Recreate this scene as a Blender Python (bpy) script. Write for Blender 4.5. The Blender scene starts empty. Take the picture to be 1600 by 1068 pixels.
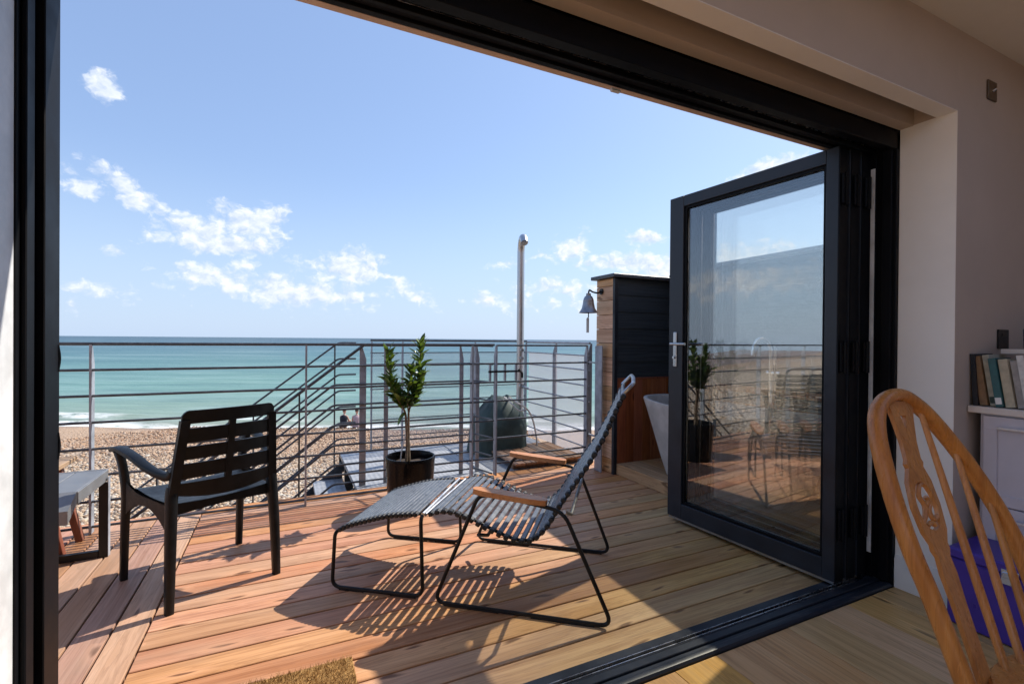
import bpy, bmesh, math, random
import numpy as np
from mathutils import Vector, Matrix, Quaternion
from mathutils.geometry import tessellate_polygon
R = math.radians
rng = random.Random(7)
SC = bpy.context.scene
COL = SC.collection

# ------------------------------------------------------------------ camera
CAM_H = 1.15
yaw, pitch, roll = R(25.4746), R(-0.3016), R(0.4621)
fw = Vector((math.sin(yaw)*math.cos(pitch), math.cos(yaw)*math.cos(pitch), math.sin(pitch)))
rt = fw.cross(Vector((0, 0, 1))).normalized(); up = rt.cross(fw)
rt2 = rt*math.cos(roll) + up*math.sin(roll); up2 = -rt*math.sin(roll) + up*math.cos(roll)
cd = bpy.data.cameras.new('camera'); cam = bpy.data.objects.new('camera', cd); COL.objects.link(cam)
cd.sensor_width = 36.0; cd.lens = 744.94/1600*36.0; cd.clip_start = 0.02; cd.clip_end = 60000
M = Matrix((rt2, up2, -fw)).transposed().to_4x4(); M.translation = (0, 0, CAM_H)
cam.matrix_world = M; SC.camera = cam

# ------------------------------------------------------------------ sky, sun, exposure
SUN_EL, SUN_AZ = 45.3, 15.3            # elevation; azimuth from +X towards +Y (sea)
sd = Vector((math.cos(R(SUN_EL))*math.cos(R(SUN_AZ)), math.cos(R(SUN_EL))*math.sin(R(SUN_AZ)), math.sin(R(SUN_EL))))
SKY_STR, SKY_VEIL, SUN_STR, EXPO = 0.11, 0.42, 3.9, 0.72
sl = bpy.data.lights.new('sun', 'SUN'); sl.energy = SUN_STR; sl.angle = R(0.5); sl.color = (1.0, 0.93, 0.83)
so = bpy.data.objects.new('sun', sl); COL.objects.link(so)
so.rotation_mode = 'QUATERNION'; so.rotation_quaternion = sd.to_track_quat('Z', 'Y'); so.location = (8, 4, 9)
SC.view_settings.view_transform = 'Standard'; SC.view_settings.look = 'None'
SC.view_settings.exposure = EXPO; SC.view_settings.gamma = 1.0; SC.view_settings.use_curve_mapping = False
SC.cycles.transparent_max_bounces = 24; SC.cycles.max_bounces = 10; SC.cycles.diffuse_bounces = 4; SC.cycles.glossy_bounces = 5
SC.cycles.use_denoising = True; SC.cycles.caustics_reflective = False; SC.cycles.caustics_refractive = False
SC.cycles.sample_clamp_indirect = 8.0

def world():
    w = bpy.data.worlds.new('World'); SC.world = w; w.use_nodes = True
    nt = w.node_tree; N = nt.nodes; L = nt.links; N.clear()
    def nd(t, **k):
        n = N.new(t)
        for a, v in k.items(): setattr(n, a, v)
        return n
    def mth(op, a, b=None, c=None, clamp=False):
        n = nd('ShaderNodeMath', operation=op, use_clamp=clamp)
        for i, v in enumerate((a, b, c)):
            if v is None: continue
            if isinstance(v, (int, float)): n.inputs[i].default_value = v
            else: L.new(v, n.inputs[i])
        return n.outputs[0]
    def sstep(x, lo, hi):
        n = nd('ShaderNodeMapRange', interpolation_type='SMOOTHSTEP'); L.new(x, n.inputs[0])
        n.inputs[1].default_value = lo; n.inputs[2].default_value = hi; return n.outputs[0]
    def mix(f, a, b):
        n = nd('ShaderNodeMix', data_type='RGBA')
        for s, v in ((n.inputs[0], f), (n.inputs[6], a), (n.inputs[7], b)):
            if isinstance(v, (int, float)): s.default_value = v
            elif isinstance(v, tuple): s.default_value = v+(1,)
            else: L.new(v, s)
        return n.outputs[2]
    tc = nd('ShaderNodeTexCoord'); sep = nd('ShaderNodeSeparateXYZ'); L.new(tc.outputs['Generated'], sep.inputs[0])
    sky = nd('ShaderNodeTexSky', sky_type='NISHITA', sun_disc=False, sun_elevation=R(SUN_EL), sun_rotation=R(90-SUN_AZ), air_density=1.0, dust_density=.5, ozone_density=1.3)
    deg = 180/math.pi
    az = mth('MULTIPLY', mth('ARCTAN2', sep.outputs[0], sep.outputs[1]), deg)
    el = mth('MULTIPLY', mth('ARCSINE', sep.outputs[2]), deg)
    pv = nd('ShaderNodeCombineXYZ'); L.new(az, pv.inputs[0]); L.new(el, pv.inputs[1])
    hazed = mix(SKY_VEIL, sky.outputs[0], (2.30, 3.30, 5.7))                       # summer haze over the whole sky
    hazed = mix(mth('MULTIPLY', sstep(el, 19, -1), .82), hazed, (3.25, 4.15, 5.5))   # thicker towards the horizon
    def bgn(col):
        b = nd('ShaderNodeBackground'); L.new(col, b.inputs[0]); b.inputs[1].default_value = SKY_STR; return b.outputs[0]
    base = bgn(hazed)
    def noise(vec, scale, det, rough, sx=1, sy=1, off=0):
        mp = nd('ShaderNodeVectorMath', operation='MULTIPLY_ADD'); L.new(vec, mp.inputs[0]); mp.inputs[1].default_value = (sx, sy, 1); mp.inputs[2].default_value = (off, off*.7, off*.3)
        n = nd('ShaderNodeTexNoise'); n.inputs['Scale'].default_value = scale; n.inputs['Detail'].default_value = det; n.inputs['Roughness'].default_value = rough
        L.new(mp.outputs[0], n.inputs['Vector']); return n
    def cloud_layer(clouds):
        # wobble the coordinates so no cloud keeps an elliptic outline
        wn = noise(pv.outputs[0], 0.55, 4, .55, 1, 1.5)
        mul = nd('ShaderNodeVectorMath', operation='MULTIPLY_ADD'); L.new(wn.outputs['Color'], mul.inputs[0]); mul.inputs[1].default_value = (2.2, 1.3, 0); mul.inputs[2].default_value = (-1.1, -.65, 0)
        add = nd('ShaderNodeVectorMath', operation='ADD'); L.new(pv.outputs[0], add.inputs[0]); L.new(mul.outputs[0], add.inputs[1])
        acc = None
        for (a, e, rx, ry, rot, w_) in clouds:
            rx, ry = rx*1.42, ry*1.42
            if abs(rot) < 1:
                mp = nd('ShaderNodeVectorMath', operation='MULTIPLY_ADD'); mp.inputs[1].default_value = (1/rx, 1/ry, 0); mp.inputs[2].default_value = (-a/rx, -e/ry, 0)
            else:
                mp = nd('ShaderNodeMapping', vector_type='TEXTURE'); mp.inputs['Location'].default_value = (a, e, 0); mp.inputs['Rotation'].default_value = (0, 0, R(rot)); mp.inputs['Scale'].default_value = (rx, ry, 1)
            L.new(add.outputs[0], mp.inputs[0])
            ln = nd('ShaderNodeVectorMath', operation='LENGTH'); L.new(mp.outputs[0], ln.inputs[0])
            v = mth('MULTIPLY_ADD', ln.outputs['Value'], -w_, w_)
            acc = v if acc is None else mth('SMOOTH_MAX', acc, v, .10)
        def field(off):
            q = nd('ShaderNodeVectorMath', operation='MULTIPLY_ADD'); L.new(add.outputs[0], q.inputs[0]); q.inputs[1].default_value = (1, 1.25, 0); q.inputs[2].default_value = off
            vo = nd('ShaderNodeTexVoronoi', feature='SMOOTH_F1', voronoi_dimensions='2D'); L.new(q.outputs[0], vo.inputs['Vector'])
            vo.inputs['Scale'].default_value = .40; vo.inputs['Detail'].default_value = 3.2; vo.inputs['Roughness'].default_value = .55; vo.inputs['Lacunarity'].default_value = 2.3; vo.inputs['Smoothness'].default_value = .55
            return vo.outputs['Distance']
        f1 = field((0, 0, 0)); f2 = field((.42, .62, 0))
        fn = noise(pv.outputs[0], 1.5, 4, .5, 1, 1.4, 3.0)
        dens = mth('ADD', mth('MULTIPLY_ADD', f1, -.80, acc), mth('MULTIPLY_ADD', fn.outputs['Fac'], .40, .27))
        mask = mth('MULTIPLY', sstep(dens, -.14, .58), .94)
        shade = mth('MULTIPLY_ADD', mth('SUBTRACT', f2, f1), 1.15, .58, clamp=True)
        col = mix(shade, (3.7, 4.35, 5.4), (5.7, 5.95, 6.4))
        return bgn(mix(mask, hazed, col))
    view = [(-15.26,21.73,1.19,0.90,-25,1),(-16.53,12.78,1.53,0.65,-10,0.8),(-13.42,13.50,2.89,1.01,-28,0.85),(-12.85,12.30,1.32,0.69,0,0.8),(-17.29,14.16,0.99,0.42,-15,0.7),(-7.90,10.41,2.79,1.73,10,1),(-3.70,11.82,3.51,1.54,-5,1),(-1.49,12.60,1.46,1.56,0,1),(-5.42,9.25,5.38,1.15,-3,1),(-14.41,7.80,0.68,0.52,-10,0.8),(-3.80,7.58,1.64,0.66,0,0.7),(-6.80,6.10,3.30,1.16,-8,0.8),(0.28,5.01,7.54,1.52,-4,1),(5.52,4.75,3.05,1.00,0,0.9),(6.53,7.66,3.98,1.57,0,1),(7.42,8.92,1.94,1.14,0,1),(10.76,7.14,3.23,0.66,-12,0.75),(13.68,5.17,2.50,0.90,-25,0.7),(-15.21,4.24,4.88,0.70,0,0.45),(-17.42,2.62,0.58,0.79,0,0.8)]
    view2 = [(32.64,10.98,2.42,1.39,15,1),(41.11,11.59,2.28,0.78,0,0.95),(39.34,8.85,5.42,1.09,0,0.95),(42.91,7.79,4.19,1.73,0,1),(28.84,10.05,1.07,0.45,0,0.75),(30.79,6.15,5.32,1.06,0,0.6),(23.13,4.59,4.60,1.14,0,0.55),(24.63,8.99,1.92,0.60,0,0.6),(53.53,17.78,3.29,0.86,15,1),(35.33,4.24,5.21,1.13,0,0.5),(52.41,9.04,4.88,1.34,0,0.8)]
    # the same kind of low cumulus carries on round the rest of the horizon
    cr = random.Random(11); rest = []; rest2 = []
    for k in range(24):
        a = 68 + k*10.9 + cr.uniform(-3, 3); e = cr.uniform(4.5, 14); rx = cr.uniform(2.5, 6)
        c = (a if a <= 180 else a-360, e, rx, rx*cr.uniform(.25, .42), 0, cr.uniform(.6, 1)); (rest if a <= 180 else rest2).append(c)
    def gate(a0, a1):
        g1 = mth('GREATER_THAN', az, a0); g2 = mth('LESS_THAN', az, a1); return mth('MULTIPLY', g1, g2)
    def branch(fac, other, inner):
        m = nd('ShaderNodeMixShader'); L.new(fac, m.inputs[0]); L.new(other, m.inputs[1]); L.new(inner, m.inputs[2]); return m.outputs[0]
    s = branch(gate(-23, 19), base, cloud_layer(view))
    s = branch(gate(19, 61), s, cloud_layer(view2))
    s = branch(gate(61, 181), s, cloud_layer(rest))
    s = branch(gate(-181, -23), s, cloud_layer(rest2))
    low = mth('MULTIPLY', mth('GREATER_THAN', el, .4), mth('LESS_THAN', el, 25.0))
    s = branch(low, base, s)
    out = nd('ShaderNodeOutputWorld'); L.new(s, out.inputs[0])
world()

# ------------------------------------------------------------------ materials
class NT:
    def __init__(s, name):
        m = bpy.data.materials.new(name); m.use_nodes = True; s.m = m; s.t = m.node_tree; s.N = s.t.nodes; s.L = s.t.links
        s.N.clear(); s.out = s.N.new('ShaderNodeOutputMaterial'); s.b = s.N.new('ShaderNodeBsdfPrincipled'); s.L.new(s.b.outputs[0], s.out.inputs[0])
    def nd(s, t, **k):
        n = s.N.new(t)
        for a, v in k.items(): setattr(n, a, v)
        return n
    def put(s, sock, v):
        if isinstance(v, (int, float)): sock.default_value = v
        elif isinstance(v, (tuple, list)): sock.default_value = tuple(v) if len(v) == len(sock.default_value) else tuple(v)+(1,)
        else: s.L.new(v, sock)
    def mth(s, op, a, b=0.0, c=0.0, clamp=False):
        n = s.nd('ShaderNodeMath', operation=op, use_clamp=clamp)
        for i, v in enumerate((a, b, c)): s.put(n.inputs[i], v)
        return n.outputs[0]
    def mix(s, f, a, b, mode='MIX'):
        n = s.nd('ShaderNodeMix', data_type='RGBA', blend_type=mode); s.put(n.inputs[0], f); s.put(n.inputs[6], a); s.put(n.inputs[7], b); return n.outputs[2]
    def mapr(s, x, lo, hi, a=0., b=1., smooth=True):
        n = s.nd('ShaderNodeMapRange', interpolation_type='SMOOTHSTEP' if smooth else 'LINEAR'); s.put(n.inputs[0], x)
        for i, v in enumerate((lo, hi, a, b)): n.inputs[i+1].default_value = v
        return n.outputs[0]
    def coord(s, kind='Object', scale=(1, 1, 1), rnd=0.0):
        tc = s.nd('ShaderNodeTexCoord'); v = tc.outputs[kind]
        if kind == 'World': pass
        if rnd:
            oi = s.nd('ShaderNodeObjectInfo'); va = s.nd('ShaderNodeVectorMath', operation='ADD'); s.L.new(v, va.inputs[0])
            cx = s.nd('ShaderNodeCombineXYZ'); r1 = s.mth('MULTIPLY', oi.outputs['Random'], rnd)
            s.L.new(r1, cx.inputs[0]); s.L.new(s.mth('MULTIPLY', r1, 1.7), cx.inputs[1]); s.L.new(s.mth('MULTIPLY', r1, .6), cx.inputs[2])
            s.L.new(cx.outputs[0], va.inputs[1]); v = va.outputs[0]
        mp = s.nd('ShaderNodeMapping'); s.L.new(v, mp.inputs[0]); mp.inputs['Scale'].default_value = scale
        return mp.outputs[0]
    def noise(s, vec, scale=5, det=4, rough=.55, dist=0., out='Fac'):
        n = s.nd('ShaderNodeTexNoise'); s.L.new(vec, n.inputs['Vector']); n.inputs['Scale'].default_value = scale; n.inputs['Detail'].default_value = det
        n.inputs['Roughness'].default_value = rough; n.inputs['Distortion'].default_value = dist; return n.outputs[out]
    def bump(s, h, strength=.2, dist=.01):
        b = s.nd('ShaderNodeBump'); s.L.new(h, b.inputs['Height']); b.inputs['Strength'].default_value = strength; b.inputs['Distance'].default_value = dist
        s.L.new(b.outputs[0], s.b.inputs['Normal'])
    def fin(s, col=None, rough=None, metal=None, spec=None):
        if col is not None: s.put(s.b.inputs['Base Color'], col)
        if rough is not None: s.put(s.b.inputs['Roughness'], rough)
        if metal is not None: s.put(s.b.inputs['Metallic'], metal)
        if spec is not None: s.put(s.b.inputs['Specular IOR Level'], spec)
        return s.m
MT = {}
def plain(key, col, rough=.6, metal=0., var=.12, sc=9., bump=0., bsc=60., spec=.5, rnd=3.0, rv=.1):
    n = NT(key); v = n.coord('Object', (1, 1, 1), rnd)
    f = n.noise(v, sc, 5, .6); dk = tuple(c*(1-var*1.6) for c in col); lt = tuple(min(1, c*(1+var)) for c in col)
    c = n.mix(n.mapr(f, .3, .7), dk, lt)
    if bump: n.bump(n.noise(v, bsc, 3, .6), bump, .003)
    MT[key] = n.fin(c, n.mapr(f, .2, .8, max(.02, rough-rv), min(1, rough+rv)), metal, spec); return MT[key]
def wood(key, c1, c2, dark, axis=0, knots=.5, rough=.55, gs=1.0, hue=.12, weather=None, spec=.35, bstr=.25, honey_tint=None, kax=(0, 1)):
    n = NT(key); sc = [14*gs]*3; sc[axis] = .9*gs; v = n.coord('Object', tuple(sc), 61.0)
    sf = [95*gs]*3; sf[axis] = 2.2*gs; vf = n.coord('Object', tuple(sf), 61.0)
    f = n.noise(v, 1.0, 5, .6, .8); g = n.noise(vf, 1.0, 4, .65)
    col = n.mix(n.mapr(f, .3, .72), c1, c2)
    ring = n.mth('FRACT', n.mth('MULTIPLY', f, 7.0)); ring = n.mapr(ring, .0, .5)
    col = n.mix(n.mth('MULTIPLY', n.mth('SUBTRACT', 1.0, ring), .36), col, dark)
    col = n.mix(n.mth('MULTIPLY', n.mapr(g, .42, .78), .5), col, dark)
    oi = n.nd('ShaderNodeObjectInfo'); hs = n.nd('ShaderNodeHueSaturation')
    n.L.new(n.mapr(oi.outputs['Random'], 0, 1, 1-hue, 1+hue, False), hs.inputs['Value']); n.L.new(col, hs.inputs['Color'])
    r2 = n.mth('FRACT', n.mth('MULTIPLY', oi.outputs['Random'], 17.3)); n.L.new(n.mapr(r2, 0, 1, 1-hue*.12, 1+hue*.12, False), hs.inputs['Hue'])
    hs.inputs['Hue'].default_value = .5
    hh = n.mapr(r2, 0, 1, .5-hue*.05, .5+hue*.05, False); n.L.new(hh, hs.inputs['Hue'])
    r3 = n.mth('FRACT', n.mth('MULTIPLY', oi.outputs['Random'], 41.9)); n.L.new(n.mapr(r3, 0, 1, 1-hue*1.2, 1+hue*.8, False), hs.inputs['Saturation'])
    col = hs.outputs[0]
    if knots:
        sk = [9*gs]*3; sk[axis] = 2.6*gs; vk = n.coord('Object', tuple(sk), 23.0)
        dv = n.nd('ShaderNodeVectorMath', operation='ADD'); n.L.new(vk, dv.inputs[0])
        dn = n.nd('ShaderNodeVectorMath', operation='SCALE'); n.L.new(n.noise(v, 2.0, 2, .5, 0, 'Color'), dn.inputs[0]); dn.inputs['Scale'].default_value = .5; n.L.new(dn.outputs[0], dv.inputs[1])
        vo = n.nd('ShaderNodeTexVoronoi', voronoi_dimensions='2D'); sp_ = n.nd('ShaderNodeSeparateXYZ'); n.L.new(dv.outputs[0], sp_.inputs[0]); cb_ = n.nd('ShaderNodeCombineXYZ'); n.L.new(sp_.outputs[kax[0]], cb_.inputs[0]); n.L.new(sp_.outputs[kax[1]], cb_.inputs[1]); n.L.new(cb_.outputs[0], vo.inputs['Vector']); vo.inputs['Scale'].default_value = 1.0; vo.inputs['Randomness'].default_value = 1.0
        kc = n.nd('ShaderNodeSeparateColor'); n.L.new(vo.outputs['Color'], kc.inputs[0])
        has = n.mth('GREATER_THAN', kc.outputs[0], 1-knots)
        k1 = n.mth('MULTIPLY', n.mapr(vo.outputs['Distance'], .13, .04), has); k2 = n.mth('MULTIPLY', n.mapr(vo.outputs['Distance'], .36, .08), has)
        col = n.mix(n.mth('MULTIPLY', k2, .3), col, tuple(min(1, c*1.35) for c in c2))
        col = n.mix(n.mth('MULTIPLY', k1, .85), col, tuple(c*.55 for c in dark))
    if honey_tint:        # boards turn honey-toned towards the doors
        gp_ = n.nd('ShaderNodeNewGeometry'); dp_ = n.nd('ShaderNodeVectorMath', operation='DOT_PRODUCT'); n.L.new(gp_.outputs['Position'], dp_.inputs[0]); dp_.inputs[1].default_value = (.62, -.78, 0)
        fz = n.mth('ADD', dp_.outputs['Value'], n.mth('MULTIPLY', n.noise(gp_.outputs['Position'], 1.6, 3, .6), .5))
        col = n.mix(n.mapr(fz, -1.15, .15), col, n.mix(1.0, col, honey_tint, 'MULTIPLY'))
    if weather:      # greying of the exposed boards in patches
        vw = n.coord('Object', (1.3, 4, 4), 9.0); wf = n.noise(vw, 1.0, 5, .65)
        col = n.mix(n.mth('MULTIPLY', n.mapr(wf, .45, .75), .55), col, weather)
    n.bump(n.mth('ADD', n.mth('MULTIPLY', g, .6), n.mth('MULTIPLY', f, .5)), bstr, .004)
    MT[key] = n.fin(col, n.mapr(g, .3, .7, rough-.08, rough+.12), 0, spec); return MT[key]

wood('deck', (.46, .215, .105), (.62, .325, .18), (.22, .085, .038), 0, .5, .5, 1.0, .15, (.40, .25, .16), honey_tint=(.98, 1.22, .96), bstr=.4)
wood('deck_side', (.44, .225, .13), (.55, .31, .20), (.22, .105, .06), 0, .3, .55, 1.0, .2, (.36, .25, .18), bstr=.4)
wood('oak', (.66, .38, .145), (.78, .49, .21), (.33, .165, .055), 1, .3, .34, .8, .16)
wood('cedar', (.58, .34, .18), (.72, .47, .28), (.29, .14, .06), 1, .35, .55, 1.0, .16, kax=(1, 2))
wood('panel_wood', (.24, .075, .028), (.33, .115, .045), (.09, .025, .012), 2, .3, .45, 1.0, .15, kax=(0, 2))
wood('platform_wood', (.46, .27, .13), (.58, .37, .20), (.24, .12, .05), 1, .4, .5, 1.0, .1)
wood('duck_wood', (.30, .17, .09), (.42, .26, .15), (.14, .07, .04), 1, .2, .6, 1.0, .2, (.3, .23, .17))
wood('bamboo', (.50, .20, .07), (.60, .27, .10), (.30, .10, .03), 0, 0, .35, 1.6, .05)
wood('chair_wood', (.46, .185, .048), (.57, .255, .072), (.26, .085, .02), 2, 0, .3, 1.0, .04, None, .5, .1)
wood('dark_leg', (.20, .06, .03), (.27, .09, .045), (.10, .03, .015), 2, 0, .5, 1.0, .1)
plain('reveal_paint', (.88, .85, .82), .7, 0, .02, 3, .05, 160, .3)
plain('wall_paint', (.54, .445, .38), .85, 0, .03, 3, .06, 160, .3)
plain('ceiling_paint', (.80, .75, .68), .9, 0, .02, 3, .05, 160, .2)
plain('white_gloss', (.80, .78, .76), .45, 0, .03, 4, .03, 80)
plain('render_out', (.66, .50, .42), .8, 0, .06, 6, .2, 120)
plain('anthracite', (.019, .024, .034), .38, .0, .12, 7, .05, 300, .38)
plain('frame_black', (.004, .0045, .0065), .5, .0, .15, 7, .04, 300, .14)
plain('track_steel', (.55, .55, .56), .28, 1., .1, 20, .03, 200)
plain('chrome', (.72, .73, .75), .12, 1., .03, 12)
plain('satin_steel', (.50, .51, .53), .34, 1., .05, 6)
plain('rubber', (.015, .015, .016), .7)
plain('galv', (.07, .08, .095), .36, .2, .22, 22, .08, 130)
plain('galv_post', (.33, .36, .41), .5, .15, .16, 14, .08, 130)
plain('black_plastic', (.0065, .0075, .009), .40, 0, .2, 25, .18, 420, .24)
plain('slat_plastic', (.125, .14, .165), .32, 0, .14, 25, .1, 300, .5)
plain('slat_cap', (.008, .008, .009), .5)
plain('black_steel', (.007, .007, .008), .4, .0, .1, 20, 0, 60, .3)
plain('grey_alu', (.20, .21, .225), .45, .25, .08, 12, .05, 200)
plain('cap_metal', (.07, .08, .095), .45, .3, .12, 9)
plain('glaze', (.006, .006, .007), .2, 0, .3, 6, .08, 9, .16)
plain('soil', (.045, .030, .02), .95, 0, .4, 50, .6, 60)
plain('bark', (.19, .14, .095), .85, 0, .3, 30, .4, 60)
plain('bag_green', (.045, .072, .066), .62, 0, .25, 6, .25, 25, .35)
plain('cord_white', (.62, .62, .6), .7)
plain('concrete', (.46, .45, .43), .7, 0, .12, 8, .12, 40)
plain('cabinet', (.60, .56, .61), .55, 0, .03, 6)
plain('counter', (.72, .64, .58), .5, 0, .05, 9)
plain('purple_tin', (.06, .03, .30), .34, 0, .08, 9, .03, 120)
plain('bronze_plate', (.16, .12, .085), .35, .7, .1, 16)
plain('dark_plate', (.02, .018, .017), .4, .3, .1)
plain('blue_glaze', (.012, .022, .11), .25)
plain('wind_steel', (.5, .5, .5), .5)
plain('pewter', (.30, .30, .31), .34, .9, .15, 18)
plain('pipe_white', (.72, .74, .76), .4)
plain('skin', (.55, .33, .25), .6); plain('dark_cloth', (.012, .013, .022), .8); plain('hair', (.03, .02, .015), .7); plain('pale_cloth', (.5, .36, .36), .8)

def m_clad():
    n = NT('clad_dark'); v = n.coord('Object', (2.2, 2.2, 60), 13.0); f = n.noise(v, 1, 6, .7, .3)
    c = n.mix(n.mapr(f, .3, .7), (.015, .023, .031), (.034, .047, .060)); n.bump(f, .35, .006); MT['clad_dark'] = n.fin(c, .62, 0, .4)
m_clad()
def m_glass(key, tint, f0):
    n = NT(key); n.N.remove(n.b); tr = n.nd('ShaderNodeBsdfTransparent'); tr.inputs[0].default_value = tint+(1,)
    gl = n.nd('ShaderNodeBsdfAnisotropic') if False else n.nd('ShaderNodeBsdfGlossy'); gl.inputs['Roughness'].default_value = 0.0; gl.inputs['Color'].default_value = (.96, .98, 1, 1)
    lw = n.nd('ShaderNodeLayerWeight'); lw.inputs['Blend'].default_value = .5
    fr = n.mth('MULTIPLY_ADD', n.mth('POWER', lw.outputs['Facing'], 5.0), 1-f0, f0)
    mx = n.nd('ShaderNodeMixShader'); n.L.new(fr, mx.inputs[0]); n.L.new(tr.outputs[0], mx.inputs[1]); n.L.new(gl.outputs[0], mx.inputs[2]); n.L.new(mx.outputs[0], n.out.inputs[0])
    MT[key] = n.m
m_glass('glass', (.985, .985, .968), .115)
def m_mesh_screen(key, op):
    n = NT(key); n.N.remove(n.b); tr = n.nd('ShaderNodeBsdfTransparent'); tr.inputs[0].default_value = (1, 1, 1, 1)
    df = n.nd('ShaderNodeBsdfDiffuse'); df.inputs[0].default_value = (.62, .62, .66, 1); tl = n.nd('ShaderNodeBsdfTranslucent'); tl.inputs[0].default_value = (.62, .62, .68, 1)
    a = n.nd('ShaderNodeAddShader'); n.L.new(df.outputs[0], a.inputs[0]); n.L.new(tl.outputs[0], a.inputs[1])
    v = n.coord('Object', (1, 1, 1)); f = n.noise(v, 4, 4, .6)
    mx = n.nd('ShaderNodeMixShader'); mx.inputs[0].default_value = op; n.L.new(tr.outputs[0], mx.inputs[1]); n.L.new(df.outputs[0], mx.inputs[2])
    mx2 = n.nd('ShaderNodeMixShader'); mx2.inputs[0].default_value = op*.5; n.L.new(mx.outputs[0], mx2.inputs[1]); n.L.new(tl.outputs[0], mx2.inputs[2]); n.L.new(mx2.outputs[0], n.out.inputs[0])
    MT[key] = n.m
m_mesh_screen('screen_mesh', .13); m_mesh_screen('screen_mesh_dense', .30)
def m_leaf():
    n = NT('bay_leaf'); oi = n.nd('ShaderNodeObjectInfo'); v = n.coord('Object', (1, 1, 1)); f = n.noise(v, 30, 3, .5)
    c = n.mix(n.mapr(oi.outputs['Random'], .35, 1.0), (.030, .075, .016), (.19, .30, .05)); c = n.mix(n.mth('MULTIPLY', f, .4), c, (.03, .06, .015))
    n.b.inputs['Transmission Weight'].default_value = 0.0
    MT['bay_leaf'] = n.fin(c, .36, 0, .5)
    tl = n.nd('ShaderNodeBsdfTranslucent'); n.L.new(n.mix(.5, c, (.22, .34, .03)), tl.inputs[0]); ms = n.nd('ShaderNodeMixShader'); ms.inputs[0].default_value = .28
    n.L.new(n.b.outputs[0], ms.inputs[1]); n.L.new(tl.outputs[0], ms.inputs[2]); n.L.new(ms.outputs[0], n.out.inputs[0])
m_leaf()
def m_tread():
    n = NT('tread_plate'); tc = n.nd('ShaderNodeTexCoord'); mp = n.nd('ShaderNodeMapping'); n.L.new(tc.outputs['Object'], mp.inputs[0]); mp.inputs['Scale'].default_value = (26, 26, 0)
    vo = n.nd('ShaderNodeTexVoronoi'); n.L.new(mp.outputs[0], vo.inputs['Vector']); vo.inputs['Scale'].default_value = 1; vo.inputs['Randomness'].default_value = 0.
    d = n.mapr(vo.outputs['Distance'], .36, .24); f = n.noise(n.coord('Object'), 20, 5, .6)
    c = n.mix(n.mapr(f, .3, .7), (.33, .345, .36), (.47, .48, .50)); c = n.mix(n.mth('MULTIPLY', d, .35), c, (.16, .17, .18)); n.bump(d, .5, .004)
    MT['tread_plate'] = n.fin(c, .5, .35)
m_tread()
def m_pebble():
    n = NT('pebbles'); at = n.nd('ShaderNodeAttribute', attribute_name='tone'); v = n.coord('Object', (1, 1, 1)); f = n.noise(v, 60, 3, .6)
    c = n.mix(n.mth('MULTIPLY', f, .25), at.outputs['Color'], (.25, .2, .15)); MT['pebbles'] = n.fin(c, .75, 0, .3)
m_pebble()
def shore_t(n):
    # distance out from the house along the beach's fall line (world metres)
    g = n.nd('ShaderNodeNewGeometry'); d = n.nd('ShaderNodeVectorMath', operation='DOT_PRODUCT'); n.L.new(g.outputs['Position'], d.inputs[0]); d.inputs[1].default_value = (.4301, .9028, 0)
    ds = n.nd('ShaderNodeVectorMath', operation='DOT_PRODUCT'); n.L.new(g.outputs['Position'], ds.inputs[0]); ds.inputs[1].default_value = (.9028, -.4301, 0)
    bay = n.mth('MULTIPLY', n.mth('MAXIMUM', n.mth('SUBTRACT', -25.0, ds.outputs['Value']), 0.0), .15)      # the shoreline curves in to the left
    return n.mth('ADD', d.outputs['Value'], bay), g.outputs['Position']
def m_beach():
    n = NT('shingle'); t, p = shore_t(n)
    vo = n.nd('ShaderNodeTexVoronoi'); n.L.new(p, vo.inputs['Vector']); vo.inputs['Scale'].default_value = 17
    rp = n.nd('ShaderNodeValToRGB'); cr = rp.color_ramp; hs = n.nd('ShaderNodeSeparateColor'); n.L.new(vo.outputs['Color'], hs.inputs[0]); n.L.new(hs.outputs[0], rp.inputs[0])
    cols = [(0, (.17, .11, .07)), (.25, (.36, .26, .17)), (.5, (.52, .42, .31)), (.75, (.62, .54, .44)), (1, (.40, .33, .27))]
    cr.elements[0].position = 0; cr.elements[0].color = cols[0][1]+(1,); cr.elements[1].position = 1; cr.elements[1].color = cols[-1][1]+(1,)
    for ps, c in cols[1:-1]: e = cr.elements.new(ps); e.color = c+(1,)
    nz = n.noise(p, .55, 4, .6)
    tt = n.mth('ADD', t, n.mth('MULTIPLY', n.mth('SUBTRACT', nz, .5), 5.0))
    br = n.mapr(tt, 10.5, 15.0); c = n.mix(n.mth('MULTIPLY', br, .65), rp.outputs[0], (.44, .28, .17))
    pat = n.noise(p, 5.0, 5, .7); c = n.mix(n.mth('MULTIPLY', n.mapr(pat, .4, .75), .6), c, n.mix(.5, c, (.12, .075, .05)))
    wet = n.mapr(tt, 21.0, 23.4); c = n.mix(n.mth('MULTIPLY', wet, .65), c, (.15, .085, .05))
    n.bump(vo.outputs['Distance'], 1.0, .05)
    MT['shingle'] = n.fin(c, n.mapr(tt, 20.5, 23.4, .85, .35), 0, .4)
m_beach()
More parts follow.
